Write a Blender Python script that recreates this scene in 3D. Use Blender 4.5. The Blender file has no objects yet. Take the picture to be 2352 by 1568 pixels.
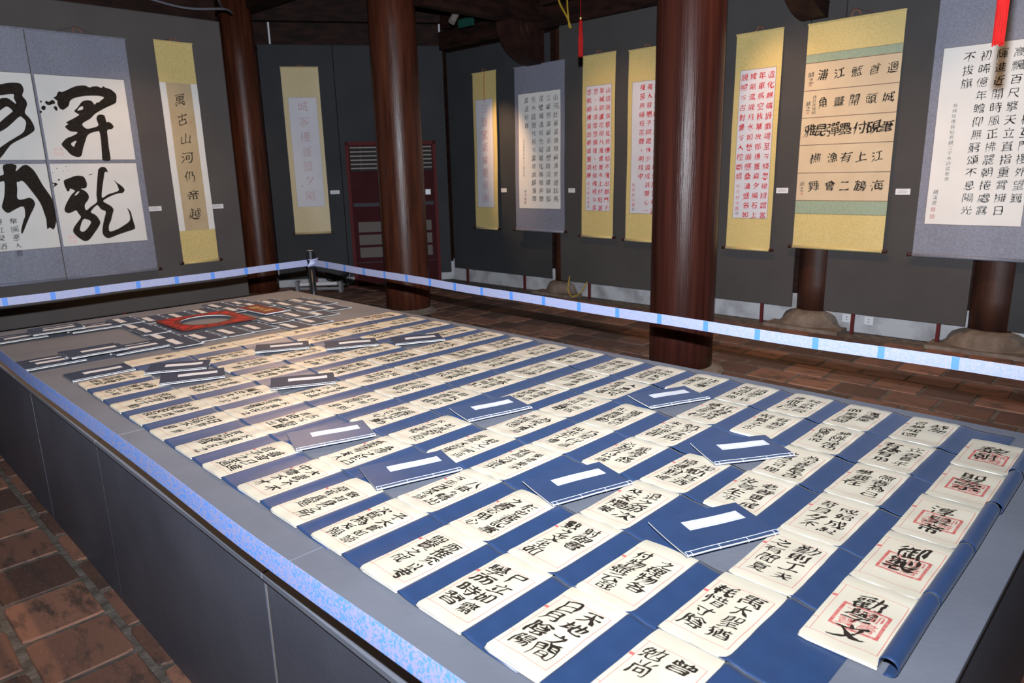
import bpy, bmesh, math, random
import numpy as np
from mathutils import Matrix, Vector, noise as mnoise

random.seed(7)
RNG = np.random.default_rng(7)
C = bpy.context.scene.collection
PI = math.pi

# ------------------------------------------------------------------ camera
R_ = Vector((0.7005733, -0.71319012, -0.02359871))
U_ = Vector((0.18240773, 0.14701273, 0.97217009))
F_ = Vector((0.68987279, 0.685381, -0.23308459))
CAM = Vector((0, 0, 1.73))
cd = bpy.data.cameras.new('camera')
cam = bpy.data.objects.new('camera', cd)
C.objects.link(cam)
cam.matrix_world = Matrix(((R_.x, U_.x, -F_.x, CAM.x), (R_.y, U_.y, -F_.y, CAM.y), (R_.z, U_.z, -F_.z, CAM.z), (0, 0, 0, 1)))
cd.sensor_width = 36
cd.lens = 1620.27 / 2352 * 36
cd.clip_start = 0.02
cd.dof.use_dof = True
cd.dof.focus_distance = 2.7
cd.dof.aperture_fstop = 5.0
bpy.context.scene.camera = cam
vs = bpy.context.scene.view_settings
vs.view_transform = 'Standard'; vs.look = 'None'; vs.gamma = 1.0; vs.use_curve_mapping = False
vs.exposure = 0.0

# ------------------------------------------------------------------ light
w = bpy.data.worlds.new('world'); bpy.context.scene.world = w
w.use_nodes = True
w.node_tree.nodes['Background'].inputs[0].default_value = (1.0, 0.62, 0.36, 1)
w.node_tree.nodes['Background'].inputs[1].default_value = 0.07

def lamp(name, kind, loc, power, color, size=0.05, target=None, spot=None, blend=0.6):
    l = bpy.data.lights.new(name, kind)
    l.energy = power; l.color = color
    if kind == 'AREA':
        l.shape = 'RECTANGLE'; l.size = size; l.size_y = size
    else:
        l.shadow_soft_size = size
    if kind == 'SPOT':
        l.spot_size = math.radians(spot); l.spot_blend = blend
    o = bpy.data.objects.new(name, l); C.objects.link(o)
    o.location = loc
    if target is not None:
        o.rotation_euler = (Vector(target) - Vector(loc)).to_track_quat('-Z', 'Y').to_euler()
    return o

# the photographer's flash: 25 cm above the lens, its head zoomed forward, so the beam is strongest near the horizontal
flash = lamp('camera_flash', 'POINT', CAM + 0.25 * U_, 2480, (0.86, 0.92, 1.0), 0.02)
fl = flash.data; fl.use_nodes = True
nt = fl.node_tree
em = [n for n in nt.nodes if n.type == 'EMISSION'][0]
tc = nt.nodes.new('ShaderNodeTexCoord')
dt = nt.nodes.new('ShaderNodeVectorMath'); dt.operation = 'DOT_PRODUCT'
# the head throws a beam wider than it is tall: squeeze the sideways part of the direction before measuring the angle
_rt = Vector((0.7071, -0.7071, 0))
d1 = nt.nodes.new('ShaderNodeVectorMath'); d1.operation = 'DOT_PRODUCT'; d1.inputs[1].default_value = _rt
nt.links.new(tc.outputs['Normal'], d1.inputs[0])
d2 = nt.nodes.new('ShaderNodeVectorMath'); d2.operation = 'SCALE'; d2.inputs[0].default_value = _rt * -0.55
nt.links.new(d1.outputs['Value'], d2.inputs['Scale'])
d3 = nt.nodes.new('ShaderNodeVectorMath'); d3.operation = 'ADD'
nt.links.new(tc.outputs['Normal'], d3.inputs[0]); nt.links.new(d2.outputs[0], d3.inputs[1])
d4 = nt.nodes.new('ShaderNodeVectorMath'); d4.operation = 'NORMALIZE'; nt.links.new(d3.outputs[0], d4.inputs[0])
nt.links.new(d4.outputs[0], dt.inputs[0])
_ax = Vector((0.69, 0.69, 0.03)).normalized()
dt.inputs[1].default_value = _ax
ac = nt.nodes.new('ShaderNodeMath'); ac.operation = 'ARCCOSINE'
nt.links.new(dt.outputs['Value'], ac.inputs[0])
mr = nt.nodes.new('ShaderNodeMapRange')
mr.inputs['From Min'].default_value = 0; mr.inputs['From Max'].default_value = PI / 2
nt.links.new(ac.outputs[0], mr.inputs['Value'])
rp = nt.nodes.new('ShaderNodeFloatCurve')
cv = rp.mapping.curves[0]
FLASH_CURVE = [(0, 1.0), (0.18, 0.92), (0.30, 0.64), (0.42, 0.29), (0.55, 0.155), (0.75, 0.07), (1.0, 0.0)]
cv.points[0].location = FLASH_CURVE[0]; cv.points[1].location = FLASH_CURVE[-1]
for p in FLASH_CURVE[1:-1]: cv.points.new(*p)
rp.mapping.update()
nt.links.new(mr.outputs[0], rp.inputs['Value'])
nt.links.new(rp.outputs[0], em.inputs['Strength'])

WARM = (1.0, 0.62, 0.34)
# warm gallery spots over table and scrolls, plus added aisle and cover-haze spots
for i, (loc, tgt, pw, ang) in enumerate([
        ((2.1, 4.6, 4.2), (2.0, 4.7, 0.7), 300, 95),
        ((5.3, 2.4, 4.3), (5.9, 2.4, 0.0), 200, 95),  # added fill spot that brightens the right aisle floor
        ((6.4, 8.1, 3.9), (7.57, 7.52, 2.0), 420, 30),
        ((6.3, 4.2, 3.9), (7.57, 3.30, 2.3), 90, 34),
        ((4.5, 8.4, 3.6), (1.7, 3.3, 0.73), 210, 70),  # added spot, placed so its reflection lays a haze on the covers
        ((5.7, 3.6, 3.9), (7.55, 3.0, 1.8), 130, 60),
        ((5.7, 5.3, 3.9), (7.55, 5.5, 1.7), 110, 60),
        ((2.6, 7.4, 3.9), (3.2, 8.97, 1.3), 110, 60),
        ((5.7, 1.4, 3.9), (7.55, 1.0, 1.8), 80, 60),
        ((4.3, 9.3, 3.9), (5.3, 10.75, 0.6), 35, 50)]):
    lamp('gallery_and_fill_spot', 'SPOT', loc, pw, WARM, 0.05, tgt, ang, 0.9)

# ------------------------------------------------------------------ materials
def mat(name, color, rough=0.6, color2=None, scale=8.0, detail=4.0, lo=0.35, hi=0.65, stretch=(1, 1, 1), metal=0.0,
        bump=0.0, bscale=None, spec=0.5, coat=0.0, coords='Object', rvar=0.0, sheen=0.0):
    m = bpy.data.materials.new(name); m.use_nodes = True
    nt = m.node_tree; b = nt.nodes['Principled BSDF']
    b.inputs['Base Color'].default_value = (*color, 1)
    b.inputs['Roughness'].default_value = rough
    b.inputs['Metallic'].default_value = metal
    b.inputs['Specular IOR Level'].default_value = spec
    b.inputs['Coat Weight'].default_value = coat
    b.inputs['Coat Roughness'].default_value = 0.12
    b.inputs['Sheen Weight'].default_value = sheen
    tc = nt.nodes.new('ShaderNodeTexCoord')
    mp = nt.nodes.new('ShaderNodeMapping'); mp.inputs['Scale'].default_value = stretch
    nt.links.new(tc.outputs[coords], mp.inputs['Vector'])
    if color2 is not None:
        n = nt.nodes.new('ShaderNodeTexNoise'); n.inputs['Scale'].default_value = scale; n.inputs['Detail'].default_value = detail
        nt.links.new(mp.outputs[0], n.inputs['Vector'])
        r = nt.nodes.new('ShaderNodeValToRGB')
        r.color_ramp.elements[0].position = lo; r.color_ramp.elements[0].color = (*color, 1)
        r.color_ramp.elements[1].position = hi; r.color_ramp.elements[1].color = (*color2, 1)
        nt.links.new(n.outputs['Fac'], r.inputs[0])
        nt.links.new(r.outputs[0], b.inputs['Base Color'])
        if rvar:
            mm = nt.nodes.new('ShaderNodeMapRange'); mm.inputs['To Min'].default_value = rough - rvar; mm.inputs['To Max'].default_value = rough + rvar
            nt.links.new(n.outputs['Fac'], mm.inputs['Value']); nt.links.new(mm.outputs[0], b.inputs['Roughness'])
    if bump:
        n2 = nt.nodes.new('ShaderNodeTexNoise'); n2.inputs['Scale'].default_value = bscale or scale * 3; n2.inputs['Detail'].default_value = 5
        nt.links.new(mp.outputs[0], n2.inputs['Vector'])
        bn = nt.nodes.new('ShaderNodeBump'); bn.inputs['Strength'].default_value = bump; bn.inputs['Distance'].default_value = 0.01
        nt.links.new(n2.outputs['Fac'], bn.inputs['Height']); nt.links.new(bn.outputs[0], b.inputs['Normal'])
    m.diffuse_color = (*color, 1)
    return m

def brick_mat():
    m = bpy.data.materials.new('worn_brick'); m.use_nodes = True
    nt = m.node_tree; b = nt.nodes['Principled BSDF']; N = nt.nodes.new; L = nt.links.new
    oi = N('ShaderNodeObjectInfo'); ge = N('ShaderNodeNewGeometry')
    ad = N('ShaderNodeMath'); ad.operation = 'ADD'; L(oi.outputs['Random'], ad.inputs[0]); L(ge.outputs['Random Per Island'], ad.inputs[1])
    fr = N('ShaderNodeMath'); fr.operation = 'FRACT'; L(ad.outputs[0], fr.inputs[0])
    r = N('ShaderNodeValToRGB'); cr = r.color_ramp
    cr.elements[0].position = 0.0; cr.elements[0].color = (0.088, 0.044, 0.032, 1)
    cr.elements[1].position = 1.0; cr.elements[1].color = (0.29, 0.132, 0.084, 1)
    for p, c in ((0.35, (0.108, 0.050, 0.035)), (0.5, (0.15, 0.070, 0.048)), (0.75, (0.22, 0.102, 0.066))):
        e = cr.elements.new(p); e.color = (*c, 1)
    L(fr.outputs[0], r.inputs[0])
    ns = N('ShaderNodeTexNoise'); ns.inputs['Scale'].default_value = 7; ns.inputs['Detail'].default_value = 8; ns.inputs['Roughness'].default_value = 0.7
    mp = N('ShaderNodeMapping'); mp.inputs['Scale'].default_value = (1.6, 0.55, 1)
    L(ge.outputs['Position'], mp.inputs[0]); L(mp.outputs[0], ns.inputs['Vector'])
    r2 = N('ShaderNodeValToRGB'); r2.color_ramp.elements[0].position = 0.50; r2.color_ramp.elements[0].color = (0, 0, 0, 1)
    r2.color_ramp.elements[1].position = 0.62; r2.color_ramp.elements[1].color = (1, 1, 1, 1)
    L(ns.outputs['Fac'], r2.inputs[0])
    mx = N('ShaderNodeMix'); mx.data_type = 'RGBA'
    fm = N('ShaderNodeMath'); fm.operation = 'MULTIPLY'; fm.inputs[1].default_value = 0.85; L(r2.outputs[0], fm.inputs[0])
    L(fm.outputs[0], mx.inputs[0]); L(r.outputs[0], mx.inputs[6]); mx.inputs[7].default_value = (0.062, 0.038, 0.030, 1)
    n3 = N('ShaderNodeTexNoise'); n3.inputs['Scale'].default_value = 60; n3.inputs['Detail'].default_value = 4
    L(mp.outputs[0], n3.inputs['Vector'])
    r3 = N('ShaderNodeValToRGB'); r3.color_ramp.elements[0].position = 0.62; r3.color_ramp.elements[0].color = (0, 0, 0, 1); r3.color_ramp.elements[1].position = 0.75; r3.color_ramp.elements[1].color = (.45, .45, .45, 1)
    L(n3.outputs['Fac'], r3.inputs[0])
    m2 = N('ShaderNodeMix'); m2.data_type = 'RGBA'; L(r3.outputs[0], m2.inputs[0]); L(mx.outputs[2], m2.inputs[6]); m2.inputs[7].default_value = (0.28, 0.21, 0.16, 1)
    # fine scratches worn along the brick
    mp2 = N('ShaderNodeMapping'); mp2.inputs['Scale'].default_value = (9, 1.2, 1); L(ge.outputs['Position'], mp2.inputs[0])
    n4 = N('ShaderNodeTexNoise'); n4.inputs['Scale'].default_value = 16; n4.inputs['Detail'].default_value = 9; n4.inputs['Roughness'].default_value = 0.75; L(mp2.outputs[0], n4.inputs['Vector'])
    r4 = N('ShaderNodeValToRGB'); r4.color_ramp.elements[0].position = 0.55; r4.color_ramp.elements[0].color = (0, 0, 0, 1); r4.color_ramp.elements[1].position = 0.70; r4.color_ramp.elements[1].color = (.55, .55, .55, 1)
    L(n4.outputs['Fac'], r4.inputs[0])
    m3 = N('ShaderNodeMix'); m3.data_type = 'RGBA'; L(r4.outputs[0], m3.inputs[0]); L(m2.outputs[2], m3.inputs[6]); m3.inputs[7].default_value = (0.21, 0.165, 0.14, 1)
    L(m3.outputs[2], b.inputs['Base Color'])
    b.inputs['Roughness'].default_value = 0.62
    bn = N('ShaderNodeBump'); bn.inputs['Strength'].default_value = 0.5; bn.inputs['Distance'].default_value = 0.006
    L(ns.outputs['Fac'], bn.inputs['Height']); L(bn.outputs[0], b.inputs['Normal'])
    return m

def tape_mat(name, base, ink, s):
    m = bpy.data.materials.new(name); m.use_nodes = True
    nt = m.node_tree; b = nt.nodes['Principled BSDF']; N = nt.nodes.new; L = nt.links.new
    tc = N('ShaderNodeTexCoord'); v = N('ShaderNodeTexVoronoi'); v.feature = 'DISTANCE_TO_EDGE'; v.inputs['Scale'].default_value = s
    nz = N('ShaderNodeTexNoise'); nz.inputs['Scale'].default_value = s; 
    mxv = N('ShaderNodeMix'); mxv.data_type = 'VECTOR'; mxv.inputs[0].default_value = 0.12
    L(tc.outputs['Object'], nz.inputs['Vector']); L(tc.outputs['Object'], mxv.inputs[4]); L(nz.outputs['Color'], mxv.inputs[5])
    L(mxv.outputs[1], v.inputs['Vector'])
    r = N('ShaderNodeValToRGB'); r.color_ramp.elements[0].position = 0.06; r.color_ramp.elements[0].color = (*ink, 1)
    r.color_ramp.elements[1].position = 0.16; r.color_ramp.elements[1].color = (*base, 1)
    L(v.outputs['Distance'], r.inputs[0]); L(r.outputs[0], b.inputs['Base Color'])
    b.inputs['Roughness'].default_value = 0.45
    return m

M = {}
M['cream_page'] = mat('cream_page', (0.535, 0.475, 0.370), 0.45, (0.575, 0.518, 0.415), 6, 3, 0.3, 0.7, spec=0.45)
M['page_edge'] = mat('page_edge', (0.33, 0.31, 0.28), 0.7, (0.50, 0.475, 0.43), 3, 2, 0.4, 0.6, stretch=(1, 1, 260))
M['blue_cover'] = mat('blue_cover', (0.016, 0.039, 0.105), 0.42, (0.019, 0.044, 0.118), 14, 3, bump=0.05, bscale=500, spec=0.5, sheen=0.05)
M['navy_cover'] = mat('navy_cover', (0.013, 0.019, 0.046), 0.55, (0.016, 0.023, 0.054), 14, 3, bump=0.05, bscale=500, spec=0.15, sheen=0.02)
M['white_label'] = mat('white_label', (0.60, 0.60, 0.63), 0.5)
M['label_line'] = mat('label_line', (0.10, 0.13, 0.28), 0.6)
M['thread'] = mat('thread', (0.72, 0.74, 0.78), 0.6)
M['ink'] = mat('black_ink', (0.012, 0.009, 0.007), 0.8, (0.026, 0.018, 0.013), 40, 3, spec=0.2)
M['red_line'] = mat('red_line', (0.52, 0.11, 0.10), 0.7)
M['faint_line'] = mat('faint_line', (0.72, 0.50, 0.40), 0.6)
M['seal_red'] = mat('seal_red', (0.42, 0.07, 0.065), 0.7, (0.50, 0.20, 0.17), 120, 4)
M['seal_faint'] = mat('seal_faint', (0.72, 0.36, 0.30), 0.6, (0.74, 0.50, 0.44), 80, 4)
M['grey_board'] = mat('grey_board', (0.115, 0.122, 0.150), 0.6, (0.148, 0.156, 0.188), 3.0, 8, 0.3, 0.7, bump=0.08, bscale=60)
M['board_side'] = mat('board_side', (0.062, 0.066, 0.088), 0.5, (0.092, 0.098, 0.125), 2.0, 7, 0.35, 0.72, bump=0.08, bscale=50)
M['raw_wood_seam'] = mat('raw_wood_seam', (0.34, 0.27, 0.19), 0.8)
M['panel_cloth'] = mat('panel_cloth', (0.046, 0.041, 0.040), 0.85, (0.054, 0.048, 0.047), 2, 3, bump=0.15, bscale=900)
M['panel_cloth_warm'] = mat('panel_cloth_warm', (0.074, 0.063, 0.060), 0.85, (0.084, 0.072, 0.069), 2, 3, bump=0.15, bscale=900)
M['panel_cloth_cool'] = mat('panel_cloth_cool', (0.024, 0.025, 0.028), 0.85, (0.030, 0.031, 0.034), 2, 3, bump=0.15, bscale=900)
M['pillar_wood'] = mat('pillar_wood', (0.024, 0.0065, 0.005), 0.33, (0.058, 0.016, 0.010), 5, 7, 0.3, 0.75, stretch=(4, 4, 0.15), bump=0.25, bscale=22, spec=0.19, rvar=0.10)
M['pillar_red'] = mat('pillar_red', (0.036, 0.010, 0.006), 0.36, (0.095, 0.027, 0.012), 5, 7, 0.3, 0.75, stretch=(4, 4, 0.3), bump=0.2, bscale=18, spec=0.26, rvar=0.12)
M['bracket_wood'] = mat('bracket_wood', (0.012, 0.005, 0.004), 0.6, (0.03, 0.011, 0.008), 6, 5, bump=0.1, spec=0.2)
M['old_pillar'] = mat('old_pillar', (0.020, 0.008, 0.006), 0.5, (0.065, 0.022, 0.012), 4, 6, 0.3, 0.8, stretch=(3, 3, 0.25), bump=0.15, bscale=16, spec=0.3)
M['beam_wood'] = mat('beam_wood', (0.008, 0.0035, 0.0028), 0.7, (0.026, 0.010, 0.007), 4, 5, stretch=(1, 1, 4), bump=0.1, spec=0.15)
M['stone'] = mat('stone', (0.11, 0.08, 0.062), 0.85, (0.19, 0.145, 0.115), 9, 8, bump=0.5, bscale=40)
M['plaster'] = mat('plaster', (0.24, 0.235, 0.24), 0.85, (0.44, 0.435, 0.455), 3.5, 9, 0.32, 0.55, bump=0.25, bscale=18)
M['mortar'] = mat('mortar', (0.070, 0.054, 0.043), 0.9, (0.15, 0.122, 0.10), 14, 9, bump=0.6, bscale=60)
M['brick'] = brick_mat()
M['gold'] = mat('gold_brocade', (0.62, 0.47, 0.20), 0.42, (0.53, 0.41, 0.15), 70, 4, 0.42, 0.62, bump=0.12, bscale=160, sheen=0.2)
M['gold_pale'] = mat('pale_gold_brocade', (0.52, 0.40, 0.21), 0.45, (0.45, 0.35, 0.16), 70, 4, 0.42, 0.62, bump=0.12, bscale=160, sheen=0.2)
M['lavender'] = mat('grey_brocade', (0.165, 0.165, 0.205), 0.5, (0.215, 0.22, 0.285), 60, 5, 0.40, 0.66, bump=0.12, bscale=160, sheen=0.2)
M['aqua'] = mat('green_brocade', (0.25, 0.31, 0.22), 0.5, (0.30, 0.35, 0.24), 40, 3, bump=0.1, bscale=160)
M['xuan'] = mat('white_paper', (0.66, 0.63, 0.60), 0.7, (0.70, 0.67, 0.64), 3, 3)
M['xuan_cool'] = mat('cool_white_paper', (0.56, 0.54, 0.58), 0.7, (0.60, 0.58, 0.62), 3, 3)
M['tan_paper'] = mat('tan_paper', (0.58, 0.44, 0.29), 0.7, (0.54, 0.40, 0.26), 5, 4)
M['tan_dark'] = mat('tan_silk', (0.46, 0.35, 0.21), 0.7, (0.42, 0.31, 0.18), 5, 4)
M['red_ink'] = mat('red_ink', (0.50, 0.018, 0.022), 0.8, spec=0.2)
M['pink_ink'] = mat('pink_ink', (0.46, 0.20, 0.22), 0.7)
M['grey_ink'] = mat('grey_ink', (0.16, 0.15, 0.15), 0.6)
M['dark_line'] = mat('dark_line', (0.10, 0.05, 0.035), 0.6)
M['roller_wood'] = mat('roller_wood', (0.035, 0.010, 0.008), 0.35, coat=0.4)
M['cord'] = mat('cord', (0.30, 0.10, 0.045), 0.7)
M['cord_dark'] = mat('cord_dark', (0.06, 0.03, 0.022), 0.7)
M['card'] = mat('card_paper', (0.66, 0.64, 0.66), 0.6)
M['black_metal'] = mat('black_metal', (0.008, 0.009, 0.012), 0.35)
M['silver'] = mat('silver', (0.45, 0.47, 0.50), 0.3, metal=0.6)
M['tassel_red'] = mat('tassel_red', (0.17, 0.0012, 0.0008), 0.8, (0.26, 0.002, 0.0015), 60, 2, stretch=(4, 4, 0.3), spec=0.2)
M['yellow_cable'] = mat('yellow_cable', (0.42, 0.27, 0.02), 0.5)
M['grey_cable'] = mat('grey_cable', (0.12, 0.12, 0.14), 0.5)
M['maroon'] = mat('maroon_paint', (0.040, 0.008, 0.010), 0.8, (0.046, 0.010, 0.012), 4, 3, spec=0.1)
M['maroon_frame'] = mat('maroon_frame', (0.085, 0.014, 0.015), 0.7, spec=0.15)
M['louver_gold'] = mat('louver', (0.16, 0.11, 0.075), 0.5)
M['grille'] = mat('grille', (0.13, 0.11, 0.10), 0.8, spec=0.1)
M['dark_void'] = mat('dark_void', (0.006, 0.006, 0.007), 0.8)
M['grey_trim'] = mat('grey_trim', (0.05, 0.048, 0.056), 0.7, spec=0.15)
M['red_card'] = mat('red_card', (0.38, 0.008, 0.008), 0.6, spec=0.2)
M['dark_red_card'] = mat('dark_red_card', (0.13, 0.010, 0.007), 0.6, spec=0.2)
M['gold_print'] = mat('gold_print', (0.52, 0.36, 0.09), 0.5)
M['tape'] = tape_mat('pale_tape', (0.30, 0.305, 0.43), (0.235, 0.28, 0.47), 34)
M['tape_blue'] = tape_mat('blue_patterned_tape', (0.15, 0.36, 0.95), (0.42, 0.40, 0.62), 38)
M['tape_mark'] = mat('tape_mark', (0.07, 0.20, 0.58), 0.5)
M['exit_green'] = mat('exit_green', (0.01, 0.06, 0.045), 0.4)
M['spot_body'] = mat('spot_body', (0.35, 0.30, 0.27), 0.35, metal=0.5)
M['white_plastic'] = mat('white_plastic', (0.62, 0.62, 0.64), 0.4)

# ------------------------------------------------------------------ helpers
class MB:
    """collects geometry (with material slots) and links it as one mesh object"""
    def __init__(s): s.v = []; s.f = []; s.m = []; s.mats = []
    def _mi(s, m):
        m = M[m] if isinstance(m, str) else m
        if m not in s.mats: s.mats.append(m)
        return s.mats.index(m)
    def add(s, v, f, m):
        k = len(s.v); mi = s._mi(m)
        s.v.extend([tuple(p) for p in v]); s.f.extend([tuple(i + k for i in q) for q in f]); s.m.extend([mi] * len(f)); return s
    def box(s, a, b, m, fr=None):
        (x0, y0, z0), (x1, y1, z1) = a, b
        v = [(x0, y0, z0), (x1, y0, z0), (x1, y1, z0), (x0, y1, z0), (x0, y0, z1), (x1, y0, z1), (x1, y1, z1), (x0, y1, z1)]
        if fr: v = [fr(*p) for p in v]
        return s.add(v, [(3, 2, 1, 0), (4, 5, 6, 7), (0, 1, 5, 4), (1, 2, 6, 5), (2, 3, 7, 6), (3, 0, 4, 7)], m)
    def quad(s, pts, m): return s.add(pts, [(0, 1, 2, 3)], m)
    def tube(s, pts, r, m, n=8, caps=True):
        pts = [Vector(p) for p in pts]; rs = r if hasattr(r, '__len__') else [r] * len(pts)
        v = []; f = []
        ref = Vector((0, 0, 1))
        for i, p in enumerate(pts):
            t = (pts[min(i + 1, len(pts) - 1)] - pts[max(i - 1, 0)]).normalized()
            if abs(t.dot(ref)) > 0.95: rr = Vector((1, 0, 0))
            else: rr = ref
            a = t.cross(rr).normalized(); b = t.cross(a)
            for k in range(n):
                q = 2 * PI * k / n
                v.append(p + (a * math.cos(q) + b * math.sin(q)) * rs[i])
        for i in range(len(pts) - 1):
            for k in range(n):
                k2 = (k + 1) % n
                f.append((i * n + k, i * n + k2, (i + 1) * n + k2, (i + 1) * n + k))
        if caps:
            f.append(tuple(range(n))[::-1]); f.append(tuple((len(pts) - 1) * n + k for k in range(n)))
        return s.add(v, f, m)
    def lathe(s, c, prof, m, n=32, top=True):
        v = []; f = []
        for (r, z) in prof:
            for k in range(n):
                q = 2 * PI * k / n; v.append((c[0] + r * math.cos(q), c[1] + r * math.sin(q), c[2] + z))
        for i in range(len(prof) - 1):
            for k in range(n):
                k2 = (k + 1) % n; f.append((i * n + k, i * n + k2, (i + 1) * n + k2, (i + 1) * n + k))
        f.append(tuple(range(n))[::-1]); f.append(tuple((len(prof) - 1) * n + k for k in range(n)))
        return s.add(v, f, m)
    def build(s, name, parent=None, smooth=False, origin=None):
        me = bpy.data.meshes.new(name)
        o3 = Vector(origin) if origin is not None else None
        v = s.v if o3 is None else [(p[0] - o3.x, p[1] - o3.y, p[2] - o3.z) for p in s.v]
        me.from_pydata(v, [], s.f)
        for m in s.mats: me.materials.append(m)
        me.polygons.foreach_set('material_index', s.m)
        if smooth: me.polygons.foreach_set('use_smooth', [True] * len(s.f))
        me.update()
        o = bpy.data.objects.new(name, me); C.objects.link(o)
        if o3 is not None: o.location = o3
        if parent is not None: o.parent = parent
        return o

def tag(o, label, cat, group=None, kind=None):
    o['label'] = label; o['category'] = cat
    if group: o['group'] = group
    if kind: o['kind'] = kind
    return o
def thing(name, label, cat, loc=(0, 0, 0), group=None):
    o = bpy.data.objects.new(name, None); o.empty_display_size = 0.05
    C.objects.link(o); o.location = loc
    return tag(o, label, cat, group)
def struct(o, kind='structure'):
    o['kind'] = kind; return o
def bevel(o, w=0.004, seg=2):
    md = o.modifiers.new('bevel', 'BEVEL'); md.width = w; md.segments = seg; md.limit_method = 'ANGLE'
    return o

# glyphs: each character is rasterised from the built-in interface font, thinned to its centre lines and redrawn as
# brush strokes that press, swell and taper
_G = {}
def _outline(ch):
    c = bpy.data.curves.new('g', 'FONT'); c.body = ch; c.size = 1; c.resolution_u = 2
    o = bpy.data.objects.new('g', c); C.objects.link(o)
    me = bpy.data.meshes.new_from_object(o.evaluated_get(bpy.context.evaluated_depsgraph_get()))
    v = np.zeros(len(me.vertices) * 3); me.vertices.foreach_get('co', v); v = v.reshape(-1, 3)[:, :2].copy()
    f = [tuple(p.vertices) for p in me.polygons]
    bpy.data.objects.remove(o); bpy.data.curves.remove(c); bpy.data.meshes.remove(me)
    return v, f
GN = 56
def _thin(im):
    im = im.copy()
    while True:
        ch = 0
        for st in (0, 1):
            p = np.pad(im, 1)
            n = [p[:-2, 1:-1], p[:-2, 2:], p[1:-1, 2:], p[2:, 2:], p[2:, 1:-1], p[2:, :-2], p[1:-1, :-2], p[:-2, :-2]]
            B = sum(x.astype(int) for x in n)
            A = sum(((~n[i]) & n[(i + 1) % 8]).astype(int) for i in range(8))
            if st == 0: c1 = ~(n[0] & n[2] & n[4]); c2 = ~(n[2] & n[4] & n[6])
            else: c1 = ~(n[0] & n[2] & n[6]); c2 = ~(n[0] & n[4] & n[6])
            d = im & (B >= 2) & (B <= 6) & (A == 1) & c1 & c2
            ch += d.sum(); im &= ~d
        if not ch: return im
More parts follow.
